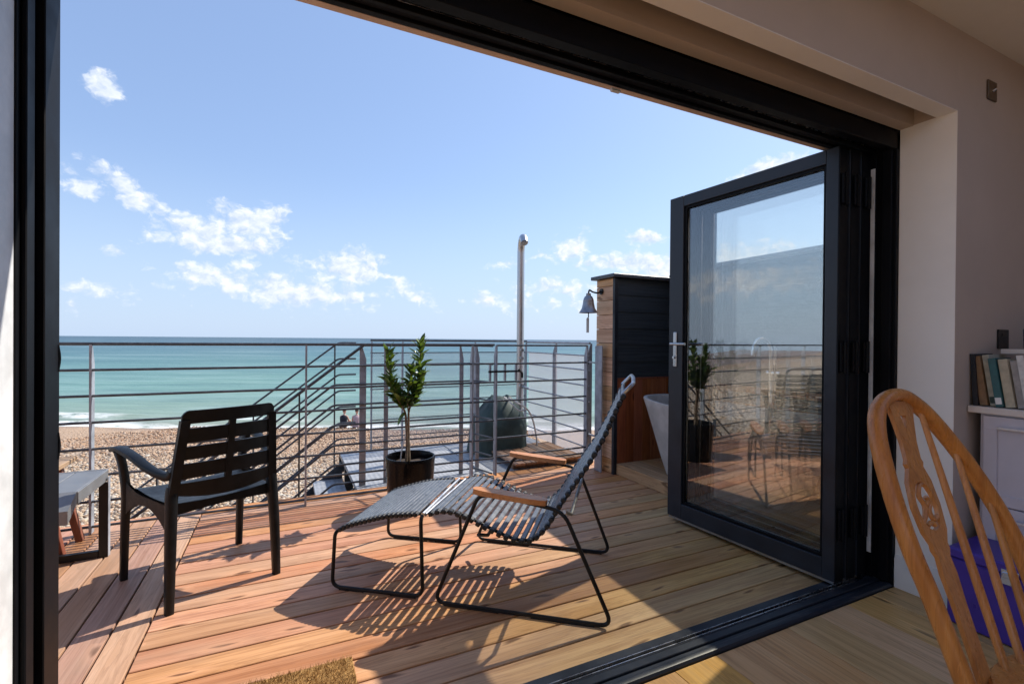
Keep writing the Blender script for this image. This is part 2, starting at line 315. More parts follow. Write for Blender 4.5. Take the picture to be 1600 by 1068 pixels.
def m_sea():
    n = NT('sea_water'); t, p = shore_t(n)
    rot = n.nd('ShaderNodeVectorRotate', rotation_type='Z_AXIS'); n.L.new(p, rot.inputs['Vector']); rot.inputs['Angle'].default_value = yaw
    def sn(sx, sy, det=4, rough=.6):
        mp = n.nd('ShaderNodeMapping'); n.L.new(rot.outputs[0], mp.inputs[0]); mp.inputs['Scale'].default_value = (sx, sy, 0); return n.noise(mp.outputs[0], 1.0, det, rough, .3)
    lt = n.mth('LOGARITHM', n.mth('MAXIMUM', t, 5.0), 10.0)
    rp = n.nd('ShaderNodeValToRGB'); cr = rp.color_ramp; n.L.new(n.mapr(lt, 1.36, 3.2, 0, 1, False), rp.inputs[0])
    stops = [(0, (.25, .28, .21)), (.05, (.21, .30, .225)), (.14, (.135, .265, .215)), (.27, (.088, .205, .182)), (.42, (.058, .150, .158)), (.60, (.03, .10, .135)), (.85, (.018, .058, .095)), (1, (.014, .05, .085))]
    cr.elements[0].position = stops[0][0]; cr.elements[0].color = stops[0][1]+(1,); cr.elements[1].position = 1; cr.elements[1].color = stops[-1][1]+(1,)
    for ps, c in stops[1:-1]: e = cr.elements.new(ps); e.color = c+(1,)
    col = rp.outputs[0]
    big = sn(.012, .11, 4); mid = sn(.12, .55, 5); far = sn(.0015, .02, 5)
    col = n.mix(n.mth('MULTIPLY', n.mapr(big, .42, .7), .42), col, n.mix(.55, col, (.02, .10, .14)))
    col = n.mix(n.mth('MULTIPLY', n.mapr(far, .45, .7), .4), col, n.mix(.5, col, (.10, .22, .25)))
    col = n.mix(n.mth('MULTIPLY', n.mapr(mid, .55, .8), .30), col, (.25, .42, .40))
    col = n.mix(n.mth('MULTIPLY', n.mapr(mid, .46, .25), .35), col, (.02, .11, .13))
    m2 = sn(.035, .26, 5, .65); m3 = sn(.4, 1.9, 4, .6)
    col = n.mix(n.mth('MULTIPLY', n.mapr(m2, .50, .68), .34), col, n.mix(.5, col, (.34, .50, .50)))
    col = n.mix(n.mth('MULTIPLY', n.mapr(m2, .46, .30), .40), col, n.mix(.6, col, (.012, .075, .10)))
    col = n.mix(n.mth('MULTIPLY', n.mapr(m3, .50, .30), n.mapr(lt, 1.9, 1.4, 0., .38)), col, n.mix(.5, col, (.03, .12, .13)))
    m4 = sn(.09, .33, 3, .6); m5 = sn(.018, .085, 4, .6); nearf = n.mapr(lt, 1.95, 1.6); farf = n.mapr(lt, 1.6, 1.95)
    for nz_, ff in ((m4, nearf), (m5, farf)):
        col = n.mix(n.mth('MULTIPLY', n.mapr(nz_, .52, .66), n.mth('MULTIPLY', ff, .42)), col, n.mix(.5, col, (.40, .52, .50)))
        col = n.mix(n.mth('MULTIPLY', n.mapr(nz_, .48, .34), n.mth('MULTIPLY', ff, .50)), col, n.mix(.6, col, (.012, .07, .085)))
    # foam of the breaking waves along the shore
    wob = sn(.10, .03, 3); te = n.mth('ADD', t, n.mth('MULTIPLY', n.mth('SUBTRACT', wob, .5), 5.0))
    lace = sn(1.1, 2.6, 6, .7)
    b1 = n.mth('MULTIPLY', n.mapr(te, 22.8, 23.2), n.mapr(te, 24.6, 23.5)); b2 = n.mth('MULTIPLY', n.mapr(te, 25.0, 25.5), n.mapr(te, 26.8, 25.7))
    gap = sn(.14, .05, 3); b2 = n.mth('MULTIPLY', b2, n.mapr(gap, .47, .60, 0., .75))
    foam = n.mth('MULTIPLY', n.mth('ADD', b1, b2, clamp=True), n.mapr(lace, .34, .54))
    col = n.mix(foam, col, (.80, .81, .80))
    n.bump(n.mth('ADD', n.mth('ADD', mid, m2), n.mth('MULTIPLY', sn(.9, 3.2, 4), .45)), .5, .35)
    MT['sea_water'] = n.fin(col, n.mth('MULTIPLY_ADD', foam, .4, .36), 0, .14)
m_sea()
def m_coir():
    n = NT('coir'); v = n.coord('Object'); f = n.noise(v, 90, 4, .7); g = n.noise(v, 7, 3, .6)
    c = n.mix(f, (.22, .11, .035), (.60, .36, .14)); c = n.mix(n.mth('MULTIPLY', n.mapr(g, .45, .7), .35), c, (.14, .07, .025)); n.bump(f, 1.0, .01); MT['coir'] = n.fin(c, .95, 0, .1)
m_coir()

# ------------------------------------------------------------------ geometry helpers
class MB:
    def __init__(s): s.v = []; s.f = []
    def add(s, vs, fs):
        o = len(s.v); s.v += [tuple(p) for p in vs]; s.f += [tuple(i+o for i in f) for f in fs]; return s
    def box(s, x0, x1, y0, y1, z0, z1, b=0.0, mat=None):
        if b <= 0:
            vs = [(x, y, z) for x in (x0, x1) for y in (y0, y1) for z in (z0, z1)]
            fs = [(0, 1, 3, 2), (4, 6, 7, 5), (0, 4, 5, 1), (2, 3, 7, 6), (0, 2, 6, 4), (1, 5, 7, 3)]
        else:
            vs, fs = chamfer(x0, x1, y0, y1, z0, z1, b)
        if mat is not None: vs = [tuple(mat @ Vector(p)) for p in vs]
        return s.add(vs, fs)
    def tube(s, path, r, n=8, closed=False, caps=True):
        P = [Vector(p) for p in path]; m = len(P); rr = r if isinstance(r, (list, tuple)) else [r]*m
        T = []
        for i in range(m):
            a = P[(i-1) % m] if (closed or i > 0) else P[i]; b = P[(i+1) % m] if (closed or i < m-1) else P[i]
            T.append((b-a).normalized())
        u = T[0].orthogonal().normalized(); vs = []; fs = []
        for i in range(m):
            u = (u - T[i]*u.dot(T[i])).normalized(); w = T[i].cross(u)
            for k in range(n):
                a = 2*math.pi*k/n; vs.append(P[i] + (u*math.cos(a)+w*math.sin(a))*rr[i])
        for i in range(m if closed else m-1):
            j = (i+1) % m
            for k in range(n): fs.append((i*n+k, i*n+(k+1) % n, j*n+(k+1) % n, j*n+k))
        if caps and not closed: fs.append(tuple(range(n-1, -1, -1))); fs.append(tuple((m-1)*n+k for k in range(n)))
        return s.add(vs, fs)
    def lathe(s, prof, n=24, c=(0, 0, 0), sx=1, sy=1):
        vs = []; fs = []; m = len(prof)
        for (r, z) in prof:
            for k in range(n): a = 2*math.pi*k/n; vs.append((c[0]+r*math.cos(a)*sx, c[1]+r*math.sin(a)*sy, c[2]+z))
        for i in range(m-1):
            for k in range(n): fs.append((i*n+k, i*n+(k+1) % n, (i+1)*n+(k+1) % n, (i+1)*n+k))
        fs.append(tuple(range(n-1, -1, -1))); fs.append(tuple((m-1)*n+k for k in range(n)))
        return s.add(vs, fs)
    def prism(s, poly, o, ux, uy, uz):
        # poly: 2D outline in (ux, uy), extruded along uz
        o, ux, uy, uz = map(Vector, (o, ux, uy, uz)); n = len(poly)
        a = [o+ux*p[0]+uy*p[1] for p in poly]; b = [q+uz for q in a]
        return s.add(a+b, [tuple(range(n-1, -1, -1)), tuple(range(n, 2*n))]+[(i, (i+1) % n, n+(i+1) % n, n+i) for i in range(n)])
    def grid(s, fn, nu, nv):
        vs = [fn(i/nu, j/nv) for i in range(nu+1) for j in range(nv+1)]; w = nv+1
        return s.add(vs, [(i*w+j, (i+1)*w+j, (i+1)*w+j+1, i*w+j+1) for i in range(nu) for j in range(nv)])
    def mesh(s, name, mat, ang=35):
        me = bpy.data.meshes.new(name); me.from_pydata(s.v, [], s.f); me.validate()
        bm = bmesh.new(); bm.from_mesh(me); bmesh.ops.recalc_face_normals(bm, faces=bm.faces); bm.to_mesh(me); bm.free()
        me.shade_smooth(); me.set_sharp_from_angle(angle=R(ang)); me.materials.append(MT[mat]); return me
    def build(s, name, mat, parent=None, ang=35):
        return link(name, s.mesh(name, mat, ang), parent)
def chamfer(x0, x1, y0, y1, z0, z1, b):
    vs = []
    for sx in (0, 1):
        for sy in (0, 1):
            for sz in (0, 1):
                X, Y, Z = (x0, x1)[sx], (y0, y1)[sy], (z0, z1)[sz]; dx, dy, dz = (b, -b)[sx], (b, -b)[sy], (b, -b)[sz]
                vs += [(X, Y+dy, Z+dz), (X+dx, Y, Z+dz), (X+dx, Y+dy, Z)]
    def i(sx, sy, sz, k): return ((sx*2+sy)*2+sz)*3+k
    fs = []
    for a in (0, 1):
        fs += [(i(a, 0, 0, 0), i(a, 1, 0, 0), i(a, 1, 1, 0), i(a, 0, 1, 0)), (i(0, a, 0, 1), i(1, a, 0, 1), i(1, a, 1, 1), i(0, a, 1, 1)), (i(0, 0, a, 2), i(1, 0, a, 2), i(1, 1, a, 2), i(0, 1, a, 2))]
        for c in (0, 1):
            fs += [(i(a, c, 0, 0), i(a, c, 1, 0), i(a, c, 1, 1), i(a, c, 0, 1)), (i(a, 0, c, 0), i(a, 1, c, 0), i(a, 1, c, 2), i(a, 0, c, 2)), (i(0, a, c, 1), i(1, a, c, 1), i(1, a, c, 2), i(0, a, c, 2))]
            for d in (0, 1): fs.append((i(a, c, d, 0), i(a, c, d, 1), i(a, c, d, 2)))
    return vs, fs
def base_of(p):
    return Matrix.Translation(p.location) if p.parent is None else base_of(p.parent) @ p.matrix_parent_inverse @ p.matrix_basis
def world_m(o):
    if o.parent is None: return o.matrix_basis.copy()
    return world_m(o.parent) @ o.matrix_parent_inverse @ o.matrix_basis
def link(name, data, parent=None, M=None):
    o = bpy.data.objects.new(name, data); COL.objects.link(o)
    if M is not None: o.matrix_basis = M
    if parent is not None:
        o.parent = parent; o.matrix_parent_inverse = world_m(parent).inverted()
    return o
def tag(o, label=None, cat=None, group=None, kind=None):
    if label: o['label'] = label
    if cat: o['category'] = cat
    if group: o['group'] = group
    if kind: o['kind'] = kind
    return o
def thing(name, loc, label, cat, group=None, kind=None):
    return tag(link(name, None, None, Matrix.Translation(Vector(loc))), label, cat, group, kind)
def struct(name, loc=(0, 0, 0)):
    return tag(link(name, None, None, Matrix.Translation(Vector(loc))), kind='structure')
def T(x, y, z): return Matrix.Translation((x, y, z))
def RZ(a): return Matrix.Rotation(a, 4, 'Z')
def frame3(o, x, y, z):
    m = Matrix((Vector(x), Vector(y), Vector(z))).transposed().to_4x4(); m.translation = Vector(o); return m
def smooth(pts, n=6, closed=False):
    P = [Vector(p) for p in pts]; m = len(P); out = []
    for i in range(m if closed else m-1):
        p0 = P[(i-1) % m] if closed or i > 0 else P[i]; p1 = P[i]; p2 = P[(i+1) % m]; p3 = P[(i+2) % m] if closed or i+2 < m else P[(i+1) % m]
        for k in range(n):
            t = k/n; out.append(.5*((2*p1)+(p2-p0)*t+(2*p0-5*p1+4*p2-p3)*t*t+(3*p1-p0-3*p2+p3)*t**3))
    if not closed: out.append(P[-1])
    return out
def fillet(pts, r, n=5):
    # polyline with rounded corners
    P = [Vector(p) for p in pts]; out = [P[0]]
    for i in range(1, len(P)-1):
        a = (P[i-1]-P[i]); b = (P[i+1]-P[i]); d = min(r, a.length*.49, b.length*.49); A = P[i]+a.normalized()*d; B = P[i]+b.normalized()*d
        for k in range(n+1):
            t = k/n; out.append((1-t)**2*A+2*t*(1-t)*P[i]+t*t*B)
    out.append(P[-1]); return out
RH = Vector((.9028, -.4301, 0)); FH = Vector((.4301, .9028, 0))     # along the shore / out to sea
def shore(s, t, z): return RH*s + FH*t + Vector((0, 0, z))

# ================================================================== SETTING: beach and sea
def beach_z(t): return -.85 - .125*max(0., t-4.0) if t < 40 else -5.35
def build_beach():
    ss = list(np.concatenate([np.linspace(-400, -40, 16), np.linspace(-36, 30, 60), np.linspace(36, 400, 16)])); ts = list(np.concatenate([np.linspace(-40, 2, 8), np.linspace(3, 26, 70), np.linspace(28, 40, 6)]))
    vs = []; r = random.Random(3)
    for s in ss:
        for t in ts:
            z = beach_z(t+.15*max(0, -25-s)) + .05*math.sin(s*.7+t*.9)*math.sin(s*.31-t*.4) + .02*math.sin(2.3*t+.3*s) - .06*math.exp(-((t-15.5-.4*math.sin(s*.3))/1.2)**2)
            vs.append(shore(s, t, z))
    w = len(ts); fs = [(i*w+j, (i+1)*w+j, (i+1)*w+j+1, i*w+j+1) for i in range(len(ss)-1) for j in range(w-1)]
    tag(MB().add(vs, fs).build('beach', 'shingle', None, 180), kind='structure')
build_beach()
def build_pebbles():
    # loose stones lying on the shingle, real geometry in one mesh
    g = np.random.default_rng(5)
    ph = (1+5**.5)/2; ico = np.array([(-1, ph, 0), (1, ph, 0), (-1, -ph, 0), (1, -ph, 0), (0, -1, ph), (0, 1, ph), (0, -1, -ph), (0, 1, -ph), (ph, 0, -1), (ph, 0, 1), (-ph, 0, -1), (-ph, 0, 1)])/math.hypot(1, ph)
    fc = np.array([(0, 11, 5), (0, 5, 1), (0, 1, 7), (0, 7, 10), (0, 10, 11), (1, 5, 9), (5, 11, 4), (11, 10, 2), (10, 7, 6), (7, 1, 8), (3, 9, 4), (3, 4, 2), (3, 2, 6), (3, 6, 8), (3, 8, 9), (4, 9, 5), (2, 4, 11), (6, 2, 10), (8, 6, 7), (9, 8, 1)])
    parts = []
    for (n, s0, s1, t0, t1, r0, r1) in ((22000, -7.5, 1.5, 4.0, 7.8, .011, .029), (22000, -11, 2.0, 7.4, 14.5, .014, .034), (11000, -16, 1.0, 13.5, 23.4, .02, .045), (5000, -22, -7, 2.5, 14, .02, .05)):
        s = g.uniform(s0, s1, n); t = g.uniform(t0, t1, n); rad = g.uniform(r0, r1, n)*g.choice([1, 1, 1, 1.35], n)
        z = -.85-.125*np.maximum(0, t-4)+.05*np.sin(s*.7+t*.9)*np.sin(s*.31-t*.4)+.02*np.sin(2.3*t+.3*s)-.06*np.exp(-((t-15.5-.4*np.sin(s*.3))/1.2)**2)
        x = s*RH.x+t*FH.x; y = s*RH.y+t*FH.y
        keep = ~((y < 3.75) & (x > -3.7)); parts.append(np.stack([x, y, z+rad*.25, rad, t], 1)[keep])
    P = np.concatenate(parts); n = len(P)
    sc = P[:, 3:4]*np.stack([g.uniform(.8, 1.35, n), g.uniform(.7, 1.1, n), g.uniform(.45, .8, n)], 1); a = g.uniform(0, 6.28, n); tl = g.uniform(-.35, .35, n)
    V = ico[None]*(1+g.uniform(-.16, .16, (n, 12, 1)))*sc[:, None, :]
    V = np.stack([V[..., 0], V[..., 1], V[..., 2]+V[..., 0]*tl[:, None]], -1)
    ca, sa = np.cos(a)[:, None], np.sin(a)[:, None]
    V = np.stack([V[..., 0]*ca-V[..., 1]*sa, V[..., 0]*sa+V[..., 1]*ca, V[..., 2]], -1)+P[:, None, :3]
    Fc = (fc[None]+(np.arange(n)*12)[:, None, None]).reshape(-1, 3)
    me = bpy.data.meshes.new('pebbles'); me.vertices.add(n*12); me.vertices.foreach_set('co', V.reshape(-1)); me.loops.add(len(Fc)*3); me.loops.foreach_set('vertex_index', Fc.reshape(-1))
    me.polygons.add(len(Fc)); me.polygons.foreach_set('loop_start', np.arange(0, len(Fc)*3, 3)); me.update(calc_edges=True); me.shade_smooth()
    pal = np.array([(.56, .47, .36), (.53, .40, .27), (.46, .33, .22), (.36, .245, .16), (.60, .54, .45), (.25, .18, .13), (.42, .36, .30), (.52, .36, .24)]); pal2 = np.array([(.40, .23, .13), (.47, .30, .19), (.33, .18, .10), (.52, .38, .27), (.27, .15, .09)])
    c = pal[g.integers(0, 8, n)]; c2 = pal2[g.integers(0, 5, n)]; br = np.clip((P[:, 4]-10+g.normal(0, 1.5, n))/4.5, 0, 1)[:, None]; wet = np.clip((P[:, 4]-21)/2.2, 0, 1)[:, None]
    c = (c*(1-br*.85)+c2*br*.85)*(1-wet*.5)*g.uniform(.8, 1.12, (n, 1))
    at = me.color_attributes.new('tone', 'FLOAT_COLOR', 'POINT'); at.data.foreach_set('color', np.repeat(np.concatenate([c, np.ones((n, 1))], 1), 12, 0).reshape(-1).astype(np.float32))
    me.materials.append(MT['pebbles']); tag(link('pebbles', me), 'loose cream and brown pebbles covering the beach below the deck', 'pebbles', kind='stuff')
build_pebbles()
def build_sea():
    ts = [-60, -40, -20, 0, 12, 20]+[22.6+.16*i for i in range(44)]+[30, 32, 35, 40, 50, 70, 110, 200, 400, 900, 2500, 8000, 30000]; us = np.linspace(-1, 1, 121)
    vs = []
    for t in ts:
        wd = max(70, t*2.2)
        for u in us:
            s = u*wd; z = -3.24
            if 22 < t < 30:
                k1 = 24.2+.5*math.sin(s*.35)+.35*math.sin(s*.9+1); k2 = 26.4+.7*math.sin(s*.21+2)+.3*math.sin(s*.8)
                z += .17*math.exp(-((t-k1)/.45)**2)*(.6+.4*math.sin(s*.23)) + .20*math.exp(-((t-k2)/.55)**2)*max(0, .4+.6*math.sin(s*.19+.5))
            vs.append(shore(s, t, z))
    w = len(us); fs = [(i*w+j, i*w+j+1, (i+1)*w+j+1, (i+1)*w+j) for i in range(len(ts)-1) for j in range(w-1)]
    tag(MB().add(vs, fs).build('sea', 'sea_water', None, 180), kind='structure')
build_sea()

# ================================================================== SETTING: deck
deck = struct('deck', (1.0, 2.5, 0))
XB, YT, YD = -.483, 1.404, 3.70
def plank_mesh(name, L_, w, th, mat, b=.003): return MB().box(-L_/2, L_/2, -w/2, w/2, -th, 0, b).mesh(name, mat)
Lm = 3.3-XB-.004
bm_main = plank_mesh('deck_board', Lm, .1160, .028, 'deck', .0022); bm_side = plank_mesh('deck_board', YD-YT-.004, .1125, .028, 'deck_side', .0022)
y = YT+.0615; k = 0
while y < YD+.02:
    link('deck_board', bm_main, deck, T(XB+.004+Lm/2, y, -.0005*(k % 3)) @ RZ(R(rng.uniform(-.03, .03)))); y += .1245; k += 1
x = XB-.0605
while x > -3.4:
    link('deck_board', bm_side, deck, T(x, (YT+YD)/2, -.0006*(k % 2)) @ RZ(R(90))); x -= .1205; k += 1
MB().box(-3.45, 3.3, 3.69, 3.75, -.20, -.002, .004).build('edge_board', 'deck_side', deck)
MB().box(-3.45, 3.3, 1.38, 3.68, -.09, -.045).build('gap_blackout', 'rubber', deck)  # black sheet added under the boards to keep their gaps dark
for x in np.arange(-3.2, 3.3, 1.3): MB().box(x-.05, x+.05, 3.5, 3.6, -1.6, -.09).build('deck_post', 'duck_wood', deck)

# ================================================================== SETTING: room shell
YW, YF0, YF1, XR, XL, ZS = 1.037, 1.25, 1.40, 2.615, -.478, 2.152
oak = struct('oak_floor', (1, -1, 0))
px = 2.433+.2; pk = 0
while px > -2.4:
    yy = 1.246; first = True
    while yy > -4.6:
        L_ = rng.uniform(1.1, 1.9) if not first else rng.uniform(.5, 1.8); first = False
        if px-.2 < 3.4:
            link('floor_plank', MB().box(-.0993, .0993, -L_+.001, 0, -.02, 0, .0012).mesh('floor_plank', 'oak'), oak, T(px-.1, yy, -.0004*(pk % 3)))
        yy -= L_; pk += 1
    px -= .2
for k in range(4):
    link('floor_plank', MB().box(-.0993, .0993, -5.5, 0, -.02, 0, .0012).mesh('floor_plank', 'oak'), oak, T(2.733+.2*k, 1.03, 0))
MB().box(-2.5, 3.5, -4.7, 1.25, -.12, -.022).build('floor_slab', 'concrete', oak)
MB().box(-4.2, 5.4, 1.045, 1.38, -1.6, -.10).build('footing', 'concrete', oak)

wl = struct('house_wall', (1, 1.2, 0))
MB().box(XR, 3.45, YW, YF1+.02, 0, ZS+.5).build('wall_right', 'wall_paint', wl)
MB().box(-2.6, XL, YW, YF1+.02, 0, ZS+.5).build('wall_left', 'wall_paint', wl)
h = MB(); h.box(XL, XR, YW, 1.110, ZS, 2.65); h.box(XL, XR, 1.197, YF0+.001, 2.149, 2.65); h.box(XL, XR, 1.110, 1.197, 2.40, 2.65); h.build('lintel', 'wall_paint', wl)
MB().box(XL, XR, YF0+.001, YF1+.02, 2.215, 2.65).build('lintel_core', 'wall_paint', wl)
MB().box(-4.2, 5.4, YF1+.02, YF1+.045, 2.075, 3.2).build('outer_fascia', 'render_out', wl)
MB().box(-4.2, XL-.05, YF1+.02, YF1+.045, 0.0, 2.074).build('outer_render', 'render_out', wl)
MB().box(XR+.04, 3.2, YF1+.02, YF1+.045, 0.0, 2.074).build('outer_render', 'render_out', wl)
MB().box(XR-.003, XR-.0002, YW+.0006, YF0-.001, .0, ZS-.0005).build('reveal_lining', 'reveal_paint', wl)
MB().box(XL+.0002, XL+.003, YW+.0006, YF0-.001, .0, ZS-.0005).build('reveal_lining', 'pipe_white', wl)
MB().box(XL+.004, XR-.004, YW+.0006, 1.1095, ZS-.003, ZS-.0002).build('soffit_lining', 'reveal_paint', wl)
sk = MB(); sk.prism([(0, 0), (.016, 0), (.016, .135), (.010, .15), (0, .15)], (XR, YW-.016, 0), (-1, 0, 0), (0, 0, 1), (0, YF0-YW+.012, 0)); sk.build('skirting_board', 'white_gloss', wl)
sk = MB(); sk.prism([(0, 0), (.016, 0), (.016, .135), (.010, .15), (0, .15)], (XR-.016, YW, 0), (0, -1, 0), (0, 0, 1), (.12, 0, 0)); sk.build('skirting_board', 'white_gloss', wl)
room = struct('room', (0, -2, 0))
MB().box(3.35, 3.45, -4.7, YW, 0, 2.65).build('side_wall', 'wall_paint', room)
b = MB(); b.box(-2.7, -2.6, .80, YW, 0, 2.65); b.box(-2.7, -2.6, -4.7, .80, 2.30, 2.65); b.box(-2.7, -2.6, -4.7, -4.2, 0, 2.30); b.box(-2.7, -2.6, -1.75, -1.65, 0, 2.30); b.build('side_wall', 'wall_paint', room)   # unseen wide opening added on the left to let fill daylight in
MB().box(-2.7, 3.45, -4.8, -4.7, 0, 2.65).build('back_wall', 'wall_paint', room)
cl_ = MB()      # ceiling; unseen opening behind the camera added to brighten the room
RX0, RX1, RY0, RY1 = .2, 3.0, -2.5, .35
cl_.box(-2.7, 3.45, RY1, YW+.06, 2.50, 2.62); cl_.box(-2.7, 3.45, -4.8, RY0, 2.50, 2.62); cl_.box(-2.7, RX0, RY0, RY1, 2.50, 2.62); cl_.box(RX1, 3.45, RY0, RY1, 2.50, 2.62)
ceil = tag(cl_.build('ceiling', 'ceiling_paint'), kind='structure')

# ================================================================== bifold door set
fr = thing('door_frame', (1.07, 1.32, 0), 'black aluminium frame and sill track around the wide bifold opening', 'door frame')
t_ = MB()
for (y0, y1, z1) in ((1.362, 1.400, .014), (1.336, 1.352, .010), (1.300, 1.332, .014), (1.276, 1.292, .012)): t_.box(XL, XR, y0, y1, .0005, z1, .002)
t_.box(XL, XR, 1.252, 1.399, -.015, .003)
t_.prism([(0, 0), (0, .004), (.006, .012), (.020, .016), (.026, .014), (.026, 0)], (XL, 1.250, .0005), (0, 1, 0), (0, 0, 1), (XR-XL, 0, 0)); t_.build('sill', 'anthracite', fr)
MB().box(XL+.03, XR-.03, 1.3535, 1.3565, .003, .019).build('runner', 'track_steel', fr)
MB().box(XL+.03, XR-.03, 1.3425, 1.3465, .010, .0125).build('runner', 'track_steel', fr)
hd = MB(); hd.box(XL, XR, 1.250, 1.292, 2.058, 2.140, .002); hd.box(XL, XR, 1.292, 1.399, 2.100, 2.200)
for (y0, y1, z0) in ((1.296, 1.304, 2.075), (1.311, 1.317, 2.082), (1.336, 1.352, 2.066), (1.356, 1.374, 2.070), (1.377, 1.399, 2.062)): hd.box(XL, XR, y0, y1, z0, 2.105, .0015)
hd.build('head', 'frame_black', fr)
MB().box(XL+.03, XR-.03, 1.3245, 1.3275, 2.079, 2.100).build('runner', 'track_steel', fr)
MB().box(XL+.03, XR-.03, 1.3065, 1.3085, 2.083, 2.101).build('runner', 'satin_steel', fr)
jr = MB(); jr.box(2.590, XR+.02, 1.250, 1.399, .004, 2.2, .002); jr.box(2.572, 2.590, 1.262, 1.300, .02, 2.06, .002); jr.box(2.578, 2.590, 1.330, 1.356, .02, 2.06, .002); jr.box(2.572, 2.590, 1.375, 1.398, .02, 2.06, .002); jr.build('jamb', 'frame_black', fr)
jl = MB(); jl.box(-.52, -.472, 1.250, 1.399, .004, 2.2, .002); jl.box(-.472, -.462, 1.266, 1.300, .02, 2.06, .002); jl.box(-.472, -.455, 1.325, 1.399, .02, 2.06, .002); jl.build('jamb', 'frame_black', fr)
MB().box(2.5745, 2.5775, 1.334, 1.352, .13, 1.99).build('weather_strip', 'pipe_white', fr)
for z in (1.10, .905): MB().tube([(-.456, 1.392, z-.03), (-.4545, 1.395, z-.012), (-.454, 1.396, z), (-.4545, 1.395, z+.012), (-.456, 1.392, z+.03)], .003, 6).build('lock_keep', 'frame_black', fr)
MB().box(1.06, 1.10, 1.403, 1.418, 2.050, 2.062, .003).build('drip_clip', 'pipe_white', fr)

def door_leaf(bx, by, ang, label, lit_handle):
    # local x runs from the hinge side out along the leaf, local y is its thickness away from the room's view
    t = thing('bifold_door', (bx, by, 0), label, 'door', 'folded glass doors at the right of the opening')
    t.rotation_euler[2] = ang
    Mx = T(bx, by, 0) @ RZ(ang)
    W, Z0, Z1, D = 1.000, .034, 2.056, .068
    def mk(name, mat, fn, par=t, loc=Mx):
        m = MB(); fn(m); m.v = [(p[0], -p[1], p[2]) for p in m.v]; o = link(name, m.mesh(name, mat), None, loc); o.parent = par; o.matrix_parent_inverse = world_m(par).inverted(); return o
    sw, swl = .060, .108
    mk('stile', 'anthracite', lambda m: m.box(.0042, sw, 0, D, Z0, Z1, .0025))
    mk('edge_strip', 'frame_black', lambda m: m.box(0, .0040, .001, D, Z0+.002, Z1-.002))  # thin black strip added over the hinge edge to darken it
    mk('stile', 'anthracite', lambda m: m.box(W-swl, W, 0, D, Z0, Z1, .0025))
    mk('rail', 'anthracite', lambda m: m.box(sw, W-swl, .0005, D-.0005, Z1-.067, Z1-.0005, .002))
    mk('rail', 'anthracite', lambda m: m.box(sw, W-swl, .0005, D-.0005, Z0+.0005, Z0+.095, .002))
    def bead(m):
        for (x0, x1, z0, z1) in ((sw, sw+.016, Z0+.095, Z1-.067), (W-swl-.016, W-swl, Z0+.095, Z1-.067), (sw+.016, W-swl-.016, Z1-.083, Z1-.067), (sw+.016, W-swl-.016, Z0+.095, Z0+.111)): m.box(x0, x1, .012, .024, z0, z1, .002); m.box(x0, x1, D-.022, D-.010, z0, z1, .002)
    mk('glazing_bead', 'frame_black', bead)
    mk('spacer_bar', 'satin_steel', lambda m: [m.box(sw+.001, sw+.013, .031, .037, Z0+.10, Z1-.07), m.box(W-swl-.014, W-swl-.002, .031, .037, Z0+.10, Z1-.07), m.box(sw+.014, W-swl-.015, .031, .037, Z0+.100, Z0+.112)])
    mk('glass_pane', 'glass', lambda m: m.box(sw+.0015, W-swl-.0015, .0265, .0305, Z0+.097, Z1-.069))
    mk('seal', 'satin_steel', lambda m: m.box(.01, W-.01, .004, .012, Z0-.012, Z0-.001))
    for z in (.30, 1.08, 1.86):
        hg = mk('hinge', 'frame_black', lambda m: [m.box(-.012, -.0005, .010, D-.010, z-.07, z+.07, .003), m.tube([(-.014, D*.5, z-.075), (-.014, D*.5, z+.075)], .009, 8)])
        mk('screw', 'chrome', lambda m: [m.tube([(-.0135, yy, z+dz), (-.012, yy, z+dz)], .003, 6) for yy in (.020, .048) for dz in (-.045, 0, .045)], hg)
    if lit_handle:
        for sgn, y0 in ((-1, 0), (1, D)):
            hp = mk('handle', 'satin_steel', lambda m: m.box(W-.068, W-.040, min(y0, y0+sgn*.009), max(y0, y0+sgn*.009), .985, 1.205, .004))
            mk('lever', 'satin_steel', lambda m: m.tube(fillet([(W-.054, y0+sgn*.008, 1.130), (W-.054, y0+sgn*.052, 1.130), (W-.170, y0+sgn*.052, 1.130)], .014), .0085, 10), hp)
            mk('lock_barrel', 'satin_steel', lambda m: m.tube([(W-.054, y0+sgn*.008, 1.045), (W-.054, y0+sgn*.020, 1.045)], .009, 10), hp)
    return t
A_, B_ = Vector((2.233, 2.340)), Vector((2.307, 1.341))
ang1 = math.atan2(A_.y-B_.y, A_.x-B_.x)
door_leaf(2.307, 1.341, ang1, 'open glass door leaf with lever handle nearest the lounge chair', True)
door_leaf(2.392, 1.338, R(92.6), 'middle folded glass door leaf stacked behind the one with a handle', False)
door_leaf(2.478, 1.338, R(91.4), 'folded glass door leaf closest to the right jamb', False)

